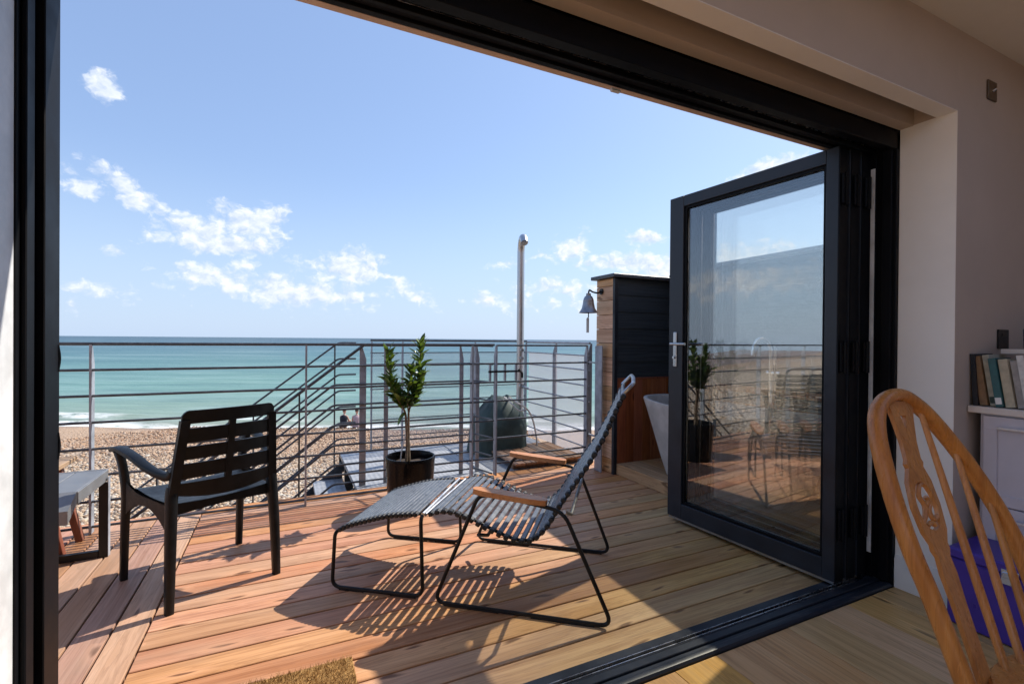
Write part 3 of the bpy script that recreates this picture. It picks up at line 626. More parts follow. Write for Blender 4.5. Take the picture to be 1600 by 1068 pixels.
# ================================================================== bath alcove beyond the doors
pier = thing('screen_wall', (2.85, 3.43, 0), 'short screen wall with cedar end boards and dark cladding beside the gate', 'wall')
XE = 2.545
MB().box(XE+.022, 3.24, 3.322, 3.56, 0, 1.686).build('core', 'rubber', pier)
z = .004; cb = MB().box(-.010, .010, -.119, .119, -.0605, .0605, .003).mesh('end_board', 'cedar')
while z < 1.60: link('end_board', cb, pier, T(XE+.011, 3.45, z+.0605)); z += .1245
MB().box(XE+.001, XE+.021, 3.331, 3.569, z, 1.684, .003).build('end_board', 'cedar', pier)
MB().box(XE-.003, XE+.034, 3.300, 3.330, 0, 1.685, .002).build('corner_trim', 'anthracite', pier)
def lapboard(n, L_, hgt=.165): return MB().prism([(0, 0), (.017, 0), (.009, hgt), (0, hgt)], (-L_/2, 0, 0), (0, -1, 0), (0, 0, 1), (L_, 0, 0)).mesh(n, 'clad_dark')
lb = lapboard('cladding_board', .62, .158)
for i in range(6): link('cladding_board', lb, pier, T(2.890, 3.321, .825+i*.143))
vb = MB().box(-.0455, .0455, -.006, .006, 0, .80, .002).mesh('panel_board', 'panel_wood')
for i in range(7): link('panel_board', vb, pier, T(2.628+i*.0925, 3.313, .012))
MB().box(2.580, 3.20, 3.302, 3.319, .812, .826, .002).build('ledge', 'panel_wood', pier)
MB().box(XE-.045, 3.26, 3.262, 3.60, 1.687, 1.717, .003).build('coping', 'cap_metal', pier)
side = thing('privacy_wall', (3.2, 2.4, 0), 'long dark clad privacy wall behind the bath, seen through the door glass', 'wall')
MB().box(3.168, 3.24, 1.47, 3.320, 0, 1.745).build('core', 'rubber', side)
lb2 = lapboard('cladding_board', 1.80, .158)
for i in range(7): link('cladding_board', lb2, side, T(3.167, 2.405, .825-.143+i*.143+.001) @ RZ(R(-90)))
for i in range(19): link('panel_board', vb, side, T(3.160, 1.53+i*.0925, .012) @ RZ(R(90)))
MB().box(3.12, 3.28, 1.47, 3.262, 1.746, 1.776, .003).build('coping', 'cap_metal', side)
dp = thing('downpipe', (3.10, 1.62, 0), 'white downpipe showing in the slit beside the folded doors', 'pipe')
MB().tube([(3.10, 1.62, .02), (3.10, 1.62, 2.9)], .034, 14).build('pipe', 'pipe_white', dp)
for z in (.5, 1.5): MB().tube([(3.10, 1.62, z-.02), (3.10, 1.62, z+.02)], .040, 14).build('bracket', 'pipe_white', dp)
plat = thing('bath_platform', (2.85, 2.4, 0), 'low timber platform carrying the bath', 'platform')
pb = MB().box(-.0595, .0595, -.90, .90, -.022, 0, .003).mesh('board', 'platform_wood')
for i in range(5): link('board', pb, plat, T(2.642+i*.1215, 2.40, .093))
MB().box(2.572, 2.594, 1.50, 3.298, .0015, .094, .003).build('fascia', 'platform_wood', plat)
MB().box(2.6, 3.14, 1.52, 3.28, .0, .068).build('core', 'rubber', plat)
tub = thing('bathtub', (2.85, 2.3, .093), 'grey stone freestanding bath half hidden behind the open door', 'bathtub')
def tubshape():
    m = MB(); n = 40; rows = []
    prof = [(.70, 0.0), (.73, .02), (.80, .15), (.90, .36), (.97, .50), (1.0, .555), (1.0, .570), (.985, .575), (.955, .572), (.94, .55), (.86, .36), (.74, .18), (.62, .12)]
    cx, cy, ax, ay = 2.850, 2.395, .288, .735
    vs = []; fs = []
    for (k, z) in prof:
        for i in range(n):
            a = 2*math.pi*i/n; ca, sa = math.cos(a), math.sin(a); e = .62
            ux = math.copysign(abs(ca)**e, ca); uy = math.copysign(abs(sa)**e, sa)
            ky = 1-(1-k)*1.15
            vs.append((cx+ax*k*ux, cy+ay*ky*uy, .094+z+.03*(uy**2)*(z/.575)))
    for r in range(len(prof)-1):
        for i in range(n): fs.append((r*n+i, r*n+(i+1) % n, (r+1)*n+(i+1) % n, (r+1)*n+i))
    fs.append(tuple(range(n-1, -1, -1))); fs.append(tuple((len(prof)-1)*n+i for i in range(n)))
    return m.add(vs, fs)
tubshape().build('basin', 'concrete', tub, 40)
MB().tube([(2.845, 2.36, .2145), (2.845, 2.36, .219)], .03, 14).build('waste', 'chrome', tub)
tap = thing('bath_tap', (3.10, 2.26, .093), 'chrome arched bath filler standing behind the bath', 'tap')
tx, ty = 3.118, 2.262
MB().tube([(tx, ty, .094), (tx, ty, .108)], .030, 16).build('floor_plate', 'chrome', tap)
arc = [(tx, ty, .10), (tx, ty, 1.06)]+[(tx-.055*(1-math.cos(a)), ty+.030*(1-math.cos(a)), 1.06+.11*math.sin(a)) for a in np.linspace(.15, math.pi, 12)]+[(tx-.112, ty+.061, 1.05)]
MB().tube(arc, .019, 12).build('spout', 'chrome', tap)
hs = MB().tube([(3.07, 2.20, .99), (3.065, 2.195, 1.10), (3.05, 2.185, 1.13)], [.011, .012, .02], 10).build('hand_shower', 'chrome', tap)
MB().tube(smooth([(3.07, 2.20, .99), (3.06, 2.19, .82), (3.07, 2.19, .66), (3.09, 2.22, .62), (3.10, 2.245, .75), (3.11, 2.255, .90)], 6), .006, 6).build('hose', 'chrome', hs)
MB().tube([(3.115, 2.29, .93), (3.115, 2.19, .93)], .014, 10).build('mixer_bar', 'chrome', tap)

bell = thing('bell', (2.37, 3.47, 1.22), 'small pewter bell hanging from a curved bracket on the cedar boards', 'bell')
bx, by = 2.385, 3.465
MB().tube([(XE-.001, 3.49, 1.58), (XE-.012, 3.49, 1.58)], .026, 14).build('wall_rose', 'black_steel', bell)
MB().tube(smooth([(XE-.01, 3.49, 1.58), (2.49, 3.48, 1.566), (2.43, 3.47, 1.572), (2.395, 3.465, 1.585), (2.385, 3.465, 1.555)], 6), .0075, 8).build('bracket', 'black_steel', bell)
bo = MB().lathe([(.004, .172), (.020, .170), (.022, .150), (.034, .140), (.044, .118), (.050, .075), (.058, .040), (.074, .014), (.084, 0), (.080, .001), (.06, .03), (.04, .1), (.01, .13)], 28, (bx, by, 1.386)).build('bell_body', 'pewter', bell)
MB().lathe([(.0455, .110), (.0475, .105), (.0465, .100)], 28, (bx, by, 1.386)).build('bead_ring', 'pewter', bo)
MB().tube([(bx, by-.002, 1.50), (bx, by-.002, 1.345)], .005, 6).build('clapper', 'black_steel', bell)
MB().tube([(bx-.004, by, 1.345), (bx-.006, by, 1.335), (bx-.006, by, 1.215)], [.006, .012, .012], 8).build('pull_rope', 'cord_white', bell)

# ================================================================== railings, gate, landing, stair
RZs = [1.105, .953, .802, .648, .493, .340, .188, .042]
def post_mesh(h, w=.05, th=.012):
    return MB().prism([(-w/2, 0), (w/2, 0), (w/2, h-.11), (w/2-w*.68, h), (-w/2, h)], (-th/2, 0, 0), (0, 1, 0), (0, 0, 1), (th, 0, 0)).mesh('post', 'galv_post')
pm = post_mesh(1.10)
rail_fr = thing('deck_railing', (0, 3.545, 0), 'long steel railing with eight horizontal rails along the seaward deck edge', 'railing')
for z in RZs: MB().tube([(-3.35, 3.545, z), (1.532, 3.545, z)], .0078 if z < 1.1 else .0095, 8).build('rail', 'galv', rail_fr)
for x in (-3.33, -2.15, -1.015, .133, 1.345): link('post', pm, rail_fr, T(x, 3.562, .001))
rail_sd = thing('side_railing', (-3.35, 2.5, 0), 'steel railing closing the far left side of the deck', 'railing')
for z in RZs: MB().tube([(-3.35, 1.46, z), (-3.35, 3.53, z)], .008, 8).build('rail', 'galv', rail_sd)
for y in (1.5, 2.5): link('post', pm, rail_sd, T(-3.365, y, .001) @ RZ(R(90)))

gate = thing('gate', (2.02, 3.60, 0), 'steel barred gate between the deck and the landing', 'gate')
for z in RZs[:-1]+[.135]: MB().tube([(1.582, 3.60, z-.005), (2.462, 3.60, z-.005)], .008, 8).build('rail', 'galv', gate)
def flat(m, x, y0, y1, z0, z1, th=.012, ch=True):
    p = [(y0, z0), (y1, z0), (y1, z1-(.1 if ch else 0)), (y1-(.034 if ch else 0), z1), (y0, z1)]
    return m.prism(p, (x-th/2, 0, 0), (0, 1, 0), (0, 0, 1), (th, 0, 0))
flat(MB(), 1.572, 3.585, 3.635, .03, 1.105).build('stile', 'galv_post', gate)
flat(MB(), 2.466, 3.585, 3.635, .10, 1.105).build('stile', 'galv_post', gate)
MB().tube([(1.50, 3.588, .885), (1.80, 3.588, .885)], .0085, 8).build('bolt', 'black_steel', gate)
for x in (1.525, 1.66, 1.762): MB().box(x-.006, x+.006, 3.60, 3.632, .806, .945, .002).build('bolt_plate', 'galv_post', gate)
MB().tube(fillet([(1.772, 3.59, .90), (1.80, 3.575, .87), (1.80, 3.575, .83)], .01), .010, 8).build('bolt_handle', 'black_steel', gate)
for z in (.95, .30): MB().tube([(2.475, 3.60, z-.02), (2.475, 3.60, z+.02)], .014, 10).build('hinge', 'black_steel', gate)
gp = thing('gate_post', (2.49, 3.50, 0), 'flat grey steel gate post fixed beside the cedar end boards', 'post')
MB().box(2.484, 2.496, 3.40, 3.50, .001, 1.10, .002).build('plate', 'galv_post', gp)
for z in (.95, .30): MB().box(2.474, 2.497, 3.50, 3.60, z-.006, z+.006, .002).build('hinge_pin', 'galv_post', gp)

LX0, LX1, LY0, LY1 = .50, 2.62, 3.775, 5.08
land = thing('landing', (1.5, 4.4, 0), 'galvanised steel landing beyond the deck railing', 'landing')
for i in range(4):
    x0 = LX0+(LX1-LX0)*i/4; x1 = LX0+(LX1-LX0)*(i+1)/4
    MB().box(x0+.004, x1-.004, LY0, LY1, -.045, -.006, .003).build('tread_panel', 'tread_plate', land)
for yy in (LY0-.012, LY1+.002): MB().box(LX0, LX1, yy, yy+.010, -.20, -.004).build('edge_beam', 'galv', land)
for (x, yy) in ((LX0+.08, LY0+.1), (LX1-.1, LY0+.1), (LX0+.08, LY1-.1), (LX1-.1, LY1-.1)): MB().box(x-.04, x+.04, yy-.04, yy+.04, -2.2, -.046).build('leg', 'galv', land)
SL = .78
nr = thing('stair_railing', (.55, 3.87, 0), 'near steel railing of the stair and landing with sloping rails', 'railing')
pmn = post_mesh(1.098)
for x, w_ in ((.555, .05), (.735, .034), (1.372, .034), (1.520, .034)): link('post', post_mesh(1.098, w_), nr, T(x, 3.885, -.004) @ RZ(R(-90)))
for z in RZs: MB().tube(fillet([(.555, 3.872, z-.012), (1.50, 3.872, z-.012), (1.566, 3.66, z-.012)], .04), .0075, 8).build('rail', 'galv', nr)
xe = -1.05
MB().tube([(.555, 3.872, 1.093), (xe, 3.872, 1.093-SL*(.555-xe))], .0115, 8).build('handrail', 'galv', nr)
for z in RZs[2:]: MB().tube(fillet([(.555, 3.872, z-.012), (.335, 3.872, z-.012), (xe, 3.872, z-.012-SL*(.335-xe))], .03), .0085, 8).build('rail', 'galv', nr)
for x in (.10, -.62): MB().box(x-.006, x+.006, 3.878, 3.918, -.22-SL*(.50-x), 1.085-SL*(.555-x), .001).build('post', 'galv', nr)
fr2 = thing('far_stair_railing', (.45, 4.80, 0), 'steel railing on the seaward side of the stair', 'railing')
for z in RZs[:7]: MB().tube(fillet([(.62, 4.80, z), (.46, 4.80, z), (xe-.1, 4.80, z-SL*(.46-xe+.1))], .03), .0085, 8).build('rail', 'galv', fr2)
for x in (.43, -.25, -.95): MB().box(x-.006, x+.006, 4.806, 4.846, -.22-SL*(.5-x), 1.10-max(0, SL*(.46-x)), .001).build('post', 'galv', fr2)
stair = thing('stair', (-.3, 4.35, -1.2), 'galvanised steel stair dropping from the landing to the pebbles', 'stairs')
for i in range(6):
    x1 = LX0-.005-.232*i; z = -.18*(i+1)
    t2 = MB(); t2.box(x1-.255, x1, 3.91, 4.78, z-.035, z, .003); t2.build('tread', 'tread_plate', stair)
for yy in (3.895, 4.782):
    MB().prism([(.50, -.02), (.50, -.30), (-.95, -.30-SL*1.45), (-1.05, -.18-SL*1.55), (-1.05, -.10-SL*1.50)], (0, yy, 0), (1, 0, 0), (0, 0, 1), (0, .012, 0)).build('stringer', 'galv', stair)
sc1 = thing('far_screen', (1.6, 5.08, 0), 'translucent mesh wind screen on steel rails along the far landing edge', 'screen')
for z in (1.13, 1.0, .87, .62, .48, .30, .12): MB().tube([(.80, 5.085, z), (2.62, 5.085, z)], .006 if z < 1.1 else .011, 8).build('rail', 'galv', sc1)
pmf = post_mesh(1.12)
for x in (.81, 1.13, 1.95, 2.60): link('post', pmf, sc1, T(x, 5.075, -.004))
MB().box(.81, 2.60, 5.100, 5.1015, .02, 1.005).build('mesh_panel', 'screen_mesh', sc1)
sc2 = thing('side_screen', (2.64, 4.4, 0), 'translucent white mesh wind screen on the right side of the landing', 'screen')
for z in (1.12, 1.0, .86, .71, .56, .41, .27, .12): MB().tube([(2.622, 3.78, z), (2.622, 5.07, z)], .0075 if z < 1.1 else .011, 8).build('rail', 'galv_post', sc2)
for y in (3.80, 4.45): link('post', pmf, sc2, T(2.635, y, -.004) @ RZ(R(90)))
MB().box(2.640, 2.6415, 3.79, 5.07, .02, 1.005).build('mesh_panel', 'screen_mesh_dense', sc2)

shower = thing('outdoor_shower', (2.40, 4.82, 0), 'tall stainless steel outdoor shower column on the landing', 'shower')
MB().tube([(2.40, 4.82, -.005), (2.40, 4.82, 2.12)]+[(2.40-.036*(1-math.cos(a)), 4.82-.116*(1-math.cos(a)), 2.12+.15*math.sin(a)) for a in np.linspace(.2, 2.62, 11)], .041, 20).build('column', 'satin_steel', shower)
MB().tube([(2.40, 4.82, -.005), (2.40, 4.82, .012)], .085, 20).build('base_plate', 'satin_steel', shower)
MB().tube([(2.333, 4.604, 2.195), (2.3315, 4.599, 2.186)], .034, 16).build('shower_head', 'pewter', shower)
for z in (.94, 1.03):
    MB().tube([(2.395, 4.785, z), (2.39, 4.745, z)], .020, 12).build('valve_knob', 'satin_steel', shower)
tp = MB().tube([(2.395, 4.785, .63), (2.385, 4.735, .63)], .026, 12).build('foot_tap', 'satin_steel', shower)
MB().tube([(2.385, 4.745, .63), (2.45, 4.70, .605)], .012, 8).build('tap_spout', 'satin_steel', tp)

bag = thing('green_cover', (2.05, 4.52, 0), 'dark green canvas cover with white drawcord standing on the landing', 'cover')
def bagshape():
    m = MB(); n = 44; vs = []; fs = []; rows = 16; r = random.Random(4)
    for j in range(rows+1):
        v = j/rows; z = .56*v
        k = 1.0-.10*v-.85*max(0, v-.45)**1.7*1.9
        for i in range(n):
            a = 2*math.pi*i/n; e = .7; ca, sa = math.cos(a), math.sin(a); ux = math.copysign(abs(ca)**e, ca); uy = math.copysign(abs(sa)**e, sa)
            w = 1+.035*math.sin(5*a+3*v)+.03*math.sin(9*a-5*v+1)*v+.02*math.sin(17*a+7*v)
            vs.append((1.995+.295*k*ux*w+.03*v, 4.52+.24*k*uy*w, z+.012*math.sin(3*a+1)*v))
    for j in range(rows):
        for i in range(n): fs.append((j*n+i, j*n+(i+1) % n, (j+1)*n+(i+1) % n, (j+1)*n+i))
    fs.append(tuple(range(n-1, -1, -1))); fs.append(tuple(rows*n+i for i in range(n))); return m.add(vs, fs)
bagshape().build('canvas', 'bag_green', bag, 60)
MB().tube(smooth([(2.04, 4.36, .56), (2.10, 4.30, .52), (2.20, 4.28, .46), (2.28, 4.30, .36), (2.33, 4.31, .20), (2.36, 4.32, .02)], 6), .009, 6).build('drawcord', 'cord_white', bag)
MB().tube(smooth([(2.00, 4.38, .57), (2.06, 4.30, .50), (2.12, 4.27, .44), (2.20, 4.28, .45)], 6), .007, 6).build('drawcord', 'cord_white', bag)
duck = thing('duckboard', (2.22, 4.10, 0), 'slatted wooden duckboard lying on the landing inside the gate', 'duckboard')
db = MB().box(-.048, .048, -.345, .345, -.022, 0, .003).mesh('slat', 'duck_wood')
for i in range(7): link('slat', db, duck, T(1.885+i*.1045, 4.10+.015*i/7, .058))
for yy in (3.82, 4.36): MB().box(1.84, 2.56, yy, yy+.05, -.005, .0355, .003).build('batten', 'duck_wood', duck)

# ================================================================== slatted lounge chair and its footstool
def slat_mesh(W, w=.034, th=.011):
    m = MB(); m.box(-W/2, W/2, -w/2, w/2, -th, 0, .003); return m.mesh('slat', 'slat_plastic')
def cap_mesh(w=.036, th=.022):
    m = MB(); m.box(-.016, .016, -w/2, w/2, -th*.75, .004, .004); return m.mesh('slat_cap', 'slat_cap')
def resample(pts, step):
    P = [Vector((p[0], p[1], 0)) for p in pts]; P = smooth(P, 8); out = []; acc = 0.; nxt = step/2
    for a, b in zip(P[:-1], P[1:]):
        d = (b-a).length
        while acc+d >= nxt:
            t = (nxt-acc)/d; q = a+(b-a)*t; out.append((q.x, q.y, (b-a).normalized())); nxt += step
        acc += d
    return out
def slat_run(par, org, ax, lat, prof, W, step, w, tilt=0.):
    sm = slat_mesh(W, w); cm = cap_mesh(w*.92)
    for (s, z, tg) in resample(prof, step):
        tx = ax*tg.x+Vector((0, 0, tg.y)); tx.normalize()
        if tilt: tx = (Quaternion(lat, tilt) @ tx)
        nz = lat.cross(tx) * -1 if lat.cross(tx).z < 0 and tg.x > .3 else lat.cross(tx)
        nz = lat.cross(tx); nz = nz if nz.dot(Vector((-ax.x*tg.y, -ax.y*tg.y, tg.x))) > 0 else -nz
        o = org+ax*s+Vector((0, 0, z)); Mx = frame3(o, lat, nz.cross(lat), nz)
        so_ = link('slat', sm, par, Mx)
        for e in (-1, 1): link('slat_cap', cm, so_, frame3(o+lat*(e*(W/2-.010)), lat, nz.cross(lat), nz))
lo = Vector((.7905, 2.276, 0)); lax = Vector((.78187, -.62345, 0)); lla = Vector((.62345, .78187, 0))
lounge = thing('lounge_chair', (1.08, 2.05, 0), 'slatted lounge chair with bamboo armrests in the middle of the deck', 'chair')
lp = [(-.045, .368), (0, .386), (.047, .392), (.095, .385), (.149, .370), (.195, .351), (.249, .330), (.301, .311), (.346, .298), (.390, .294), (.430, .305), (.463, .333), (.496, .374), (.524, .424), (.552, .472), (.589, .528), (.623, .580), (.657, .632), (.691, .692), (.725, .758), (.753, .824), (.783, .892), (.806, .938)]
slat_run(lounge, lo, lax, lla, lp, .575, .0335, .0225, .12)
def LP(s, off, z): return lo+lax*s+lla*off+Vector((0, 0, z))
for sg in (-1, 1):
    o_ = sg*.335; dy = 0 if sg < 0 else -.02
    top_f, bot_f, bot_r, top_r = (.222, .492), (.030, .010), (.762, .010), (.570, .455)
    loop = fillet([LP(.30, o_, .486), LP(.212, o_, .494), LP(-.005 if sg > 0 else .012, o_, .010), LP(.772 if sg < 0 else .745, o_, .010), LP(.572, o_, .452), LP(.40, o_, .478)], .055, 6)
    MB().tube(loop, .0085, 10).build('side_frame', 'black_steel', lounge)
    a0, a1 = LP(.185, o_, .508), LP(.505, o_, .482); n_ = 26
    d = (a1-a0).normalized(); upv = lla.cross(d); upv = upv if upv.z > 0 else -upv; ln = (a1-a0).length
    arm = MB(); arm.prism([(ln*.5*(1-math.cos(math.pi*i/12))*1.0, .031*math.sin(math.pi*i/12)**.45) for i in range(13)]+[(ln*.5*(1+math.cos(math.pi*i/12)), -.031*math.sin(math.pi*i/12)**.45) for i in range(1, 12)], a0-upv*.010, d, lla, upv*.022)
    link('armrest', (lambda me: me)(arm.mesh('armrest', 'bamboo', 50)), lounge)
    for s0, s1 in ((.06, .30), (.44, .70)): MB().tube([LP(s0, o_, .004), LP(s1, o_, .004)], .0075, 8).build('glide', 'slat_cap', lounge)
for e in (-.245, .245):
    MB().tube([LP(s, e, z-.018) for (s, z) in lp[1:]], .008, 8).build('seat_rail', 'black_steel', lounge)
MB().tube(fillet([LP(.800, -.24, .925), LP(.845, -.24, .972), LP(.850, .0, .978), LP(.845, .24, .972), LP(.800, .24, .925)], .05, 6), .0085, 10).build('head_loop', 'satin_steel', lounge)
for s, z in ((.575, .445), (.21, .32)): MB().tube([LP(s, -.335, z+.004 if s > .4 else z), LP(s+.02, -.26, z-.03), LP(s+.02, .26, z-.03), LP(s, .335, z+.004 if s > .4 else z)], .008, 8).build('cross_bar', 'satin_steel' if s > .4 else 'black_steel', lounge)
MB().tube([LP(-.055, -.28, .362), LP(-.055, .28, .362)], .0075, 8).build('front_bar', 'satin_steel', lounge)
fo = Vector((.379, 2.5555, 0)); fax = Vector((.80732, -.59011, 0)); fla = Vector((.59011, .80732, 0))
stool = thing('footstool', (.546, 2.433, 0), 'low slatted footstool in front of the lounge chair', 'footstool')
fp = [(.012, .268), (.045, .288), (.095, .306), (.159, .326), (.215, .343), (.27, .356), (.325, .364), (.379, .370), (.408, .373)]
slat_run(stool, fo, fax, fla, fp, .560, .0225, .0205)
def FP(s, off, z): return fo+fax*s+fla*off+Vector((0, 0, z))
for sg in (-1, 1):
    o_ = sg*.29
    MB().tube(fillet([FP(.02, sg*.24, .262), FP(.006, o_, .262), FP(-.008, o_, .010), FP(.432, o_, .010), FP(.420, o_, .362), FP(.420, sg*.22, .366)], .045, 6), .0085, 10).build('side_frame', 'black_steel', stool)
    for s0, s1 in ((.03, .15), (.28, .40)): MB().tube([FP(s0, o_, .004), FP(s1, o_, .004)], .0075, 8).build('glide', 'slat_cap', stool)
    MB().tube([FP(s, sg*.24, z-.016) for (s, z) in fp], .007, 8).build('seat_rail', 'black_steel', stool)
MB().tube([FP(.424, -.275, .368), FP(.424, .275, .368)], .0085, 8).build('end_bar', 'satin_steel', stool)
MB().tube([FP(.014, -.26, .258), FP(.014, .26, .258)], .0085, 8).build('end_bar', 'black_steel', stool)

# ================================================================== black plastic armchair
ao = Vector((-.236, 2.500, 0)); aw = Vector((-.4505, .89278, 0)); au = Vector((.89278, .4505, 0))
def AP(u, w, z): return ao+au*u+aw*w+Vector((0, 0, z))
chair = thing('plastic_armchair', (-.34, 2.70, 0), 'black plastic garden armchair facing the sea', 'chair')
def backpt(u, z, th=0.):
    k = (z-.45)/.4; return AP(u, -.035*k*1.6+.02 - .030*(1-(u/.22)**2)*(.5+.5*k) - th, z)
def strip(z0f, z1f, u0, u1, nu=12, th=.011, nz=3):
    m = MB(); vs = []; 
    for side in (0, 1):
        for i in range(nu+1):
            u = u0+(u1-u0)*i/nu
            for j in range(nz+1):
                z = z0f(u)+(z1f(u)-z0f(u))*j/nz; vs.append(backpt(u, z, th if side else 0))
    w = nz+1; K = (nu+1)*w; fs = []
    for i in range(nu):
        for j in range(nz): fs += [(i*w+j, (i+1)*w+j, (i+1)*w+j+1, i*w+j+1), (K+i*w+j, K+i*w+j+1, K+(i+1)*w+j+1, K+(i+1)*w+j)]
        fs += [(i*w, K+i*w, K+(i+1)*w, (i+1)*w), (i*w+nz, (i+1)*w+nz, K+(i+1)*w+nz, K+i*w+nz)]
    for j in range(nz): fs += [(j, j+1, K+j+1, K+j), (nu*w+j, K+nu*w+j, K+nu*w+j+1, nu*w+j+1)]
    return m.add(vs, fs)
cst = lambda v: (lambda u: v)
hw = lambda z: .185+.03*(1-(z-.5)/.35)
bk = strip(lambda u: .785, lambda u: .842-.022*max(0, (abs(u)-.165)/.025)**2, -.190, .190, 44).build('back_top', 'black_plastic', chair)
for sg in (-1, 1):
    m = MB(); vs = []; zz = np.linspace(.44, .80, 9)
    for z in zz:
        uo = sg*hw(z)*1.03; ui = sg*(hw(z)-.030)
        vs += [backpt(ui, z, 0), backpt(uo, z, -.004), backpt(uo, z, .024), backpt(ui, z, .016)]
    fs = []
    for i in range(len(zz)-1):
        for k in range(4): fs.append((i*4+k, i*4+(k+1) % 4, (i+1)*4+(k+1) % 4, (i+1)*4+k))
    fs += [(0, 1, 2, 3), tuple(len(zz)*4-4+k for k in (3, 2, 1, 0))]
    m.add(vs, fs).build('back_stile', 'black_plastic', chair)
for (z0, z1) in ((.704, .765), (.630, .687), (.547, .613)):
    strip(cst(z0), cst(z1), -.192, .192).build('back_slat', 'black_plastic', chair)
strip(cst(.52), cst(.79), -.014, .014, 2, .014, 8).build('back_mullion', 'black_plastic', chair)
strip(lambda u: .452+.030*(u/.2)**2, lambda u: .528+.004*(u/.2)**2, -.205, .205, 14, .014).build('back_bottom', 'black_plastic', chair)
def seat(u, v):
    w = .02+.455*v; hu = .205+.025*v; uu = (u*2-1)*hu; z = .432+.012*((u*2-1)**2)-.012*math.sin(math.pi*v)-.02*max(0, v-.88)/.12
    return AP(uu, w, z)
sm_ = MB(); sm_.grid(seat, 12, 12); sm_.grid(lambda u, v: seat(u, v)-Vector((0, 0, .010)), 12, 12); sm_.build('seat', 'black_plastic', chair)
for (v0, v1, du) in ((0, 0, 0), (1, 1, 0)):
    m = MB(); m.grid(lambda u, j: seat(u, v0)-Vector((0, 0, j*(.052-.02*math.cos((u-.5)*math.pi))))-aw*(.002 if v0 == 0 else -.002), 12, 2); m.grid(lambda u, j: seat(u, v0)-Vector((0, 0, j*(.052-.02*math.cos((u-.5)*math.pi))))-aw*(-.006 if v0 == 0 else .006), 12, 2); m.build('seat_apron', 'black_plastic', chair)
def swept(pts, ws, ds, u_ax, name, rnd=.3):
    # rounded-rectangle section swept along pts; widths along u_ax, depths across
    P = smooth(pts, 5); nS = len(P); m = MB(); vs = []; K = 12
    for i, p in enumerate(P):
        t = (P[min(i+1, nS-1)]-P[max(i-1, 0)]).normalized(); a = (u_ax-t*u_ax.dot(t)).normalized(); b = t.cross(a); f = i/(nS-1)*(len(ws)-1); k = min(int(f), len(ws)-2); g = f-k
        w = ws[k]+(ws[k+1]-ws[k])*g; d = ds[k]+(ds[k+1]-ds[k])*g
        for q in range(K):
            an = 2*math.pi*q/K; c, s_ = math.cos(an), math.sin(an); c = math.copysign(abs(c)**.5, c); s_ = math.copysign(abs(s_)**.5, s_); vs.append(p+a*c*w+b*s_*d)
    fs = [(i*K+k, i*K+(k+1) % K, (i+1)*K+(k+1) % K, (i+1)*K+k) for i in range(nS-1) for k in range(K)]+[tuple(range(K-1, -1, -1)), tuple((nS-1)*K+k for k in range(K))]
    return m.add(vs, fs).build(name, 'black_plastic', chair, 50)
for sg in (-1, 1):
    swept([AP(sg*.222, -.012, .0), AP(sg*.216, -.004, .25), AP(sg*.208, .012, .46), AP(sg*.205, .014, .52)], [.016, .019, .021, .018], [.018, .022, .024, .02], au, 'leg')
    swept([AP(sg*.256, .486, .0), AP(sg*.255, .472, .25), AP(sg*.254, .462, .42), AP(sg*.268, .462, .55), AP(sg*.284, .462, .618)], [.015, .016, .017, .016, .017], [.017, .020, .026, .026, .030], au, 'leg')
    swept([AP(sg*.290, .490, .622), AP(sg*.288, .42, .636), AP(sg*.272, .28, .618), AP(sg*.246, .14, .578), AP(sg*.216, .035, .560), AP(sg*.206, .012, .585)], [.024, .025, .022, .019, .016, .014], [.010, .011, .012, .014, .018, .018], au, 'armrest')
    m = MB()
    def web(u, v, sg=sg):
        w = .03+.40*u; top = .44+.035*max(0, (u-.55)/.45)**2; bot = .40-.075*(2*u-1)**2 - .0
        return AP(sg*(.212+.040*u), w, top+(bot-top)*v)
    m.grid(web, 14, 3); m.grid(lambda u, v: web(u, v)+au*(.010*sg), 14, 3); m.build('side_web', 'black_plastic', chair)

# ================================================================== bay tree in a glazed pot
PX, PY = .770, 3.20
pot = thing('plant_pot', (PX, PY, 0), 'glossy black glazed pot with a bay tree beside the railing', 'pot')
MB().lathe([(.130, .0), (.138, .004), (.150, .12), (.160, .25), (.164, .335), (.166, .352), (.163, .360), (.155, .360), (.150, .350), (.147, .30), (.10, .292)], 48, (PX, PY, .001)).build('vessel', 'glaze', pot, 40)
sl_ = MB(); n_ = 30; sl_.add([(PX, PY, .318)]+[(PX+.148*math.cos(2*math.pi*i/n_), PY+.148*math.sin(2*math.pi*i/n_), .305+.006*math.sin(5*i)) for i in range(n_)], [(0, i+1, (i+1) % n_+1) for i in range(n_)]); sl_.build('soil', 'soil', pot)
tree = thing('bay_tree', (PX-.015, PY, .31), 'young bay tree with two leafy plumes growing in the black pot', 'tree')
st1 = smooth([(PX-.028, PY, .31), (PX-.022, PY+.004, .45), (PX-.030, PY, .58), (PX-.040, PY, .66), (PX-.09, PY+.01, .76), (PX-.135, PY+.01, .90), (PX-.150, PY, 1.06)], 6)
st2 = smooth([(PX-.004, PY+.01, .31), (PX-.010, PY+.012, .45), (PX-.012, PY+.006, .58), (PX-.010, PY, .67), (PX+.03, PY-.01, .78), (PX+.055, PY-.01, .95), (PX+.062, PY-.01, 1.12)], 6)
st3 = smooth([(PX-.012, PY, .64), (PX-.03, PY-.03, .74), (PX-.02, PY-.05, .86), (PX-.01, PY-.05, .95)], 6)
st4 = smooth([(PX+.0, PY, .70), (PX+.06, PY+.03, .78), (PX+.10, PY+.05, .90)], 6); st5 = smooth([(PX-.06, PY+.01, .70), (PX-.10, PY-.03, .76), (PX-.155, PY-.04, .87)], 6)
stems = [st1, st2, st3, st4, st5]
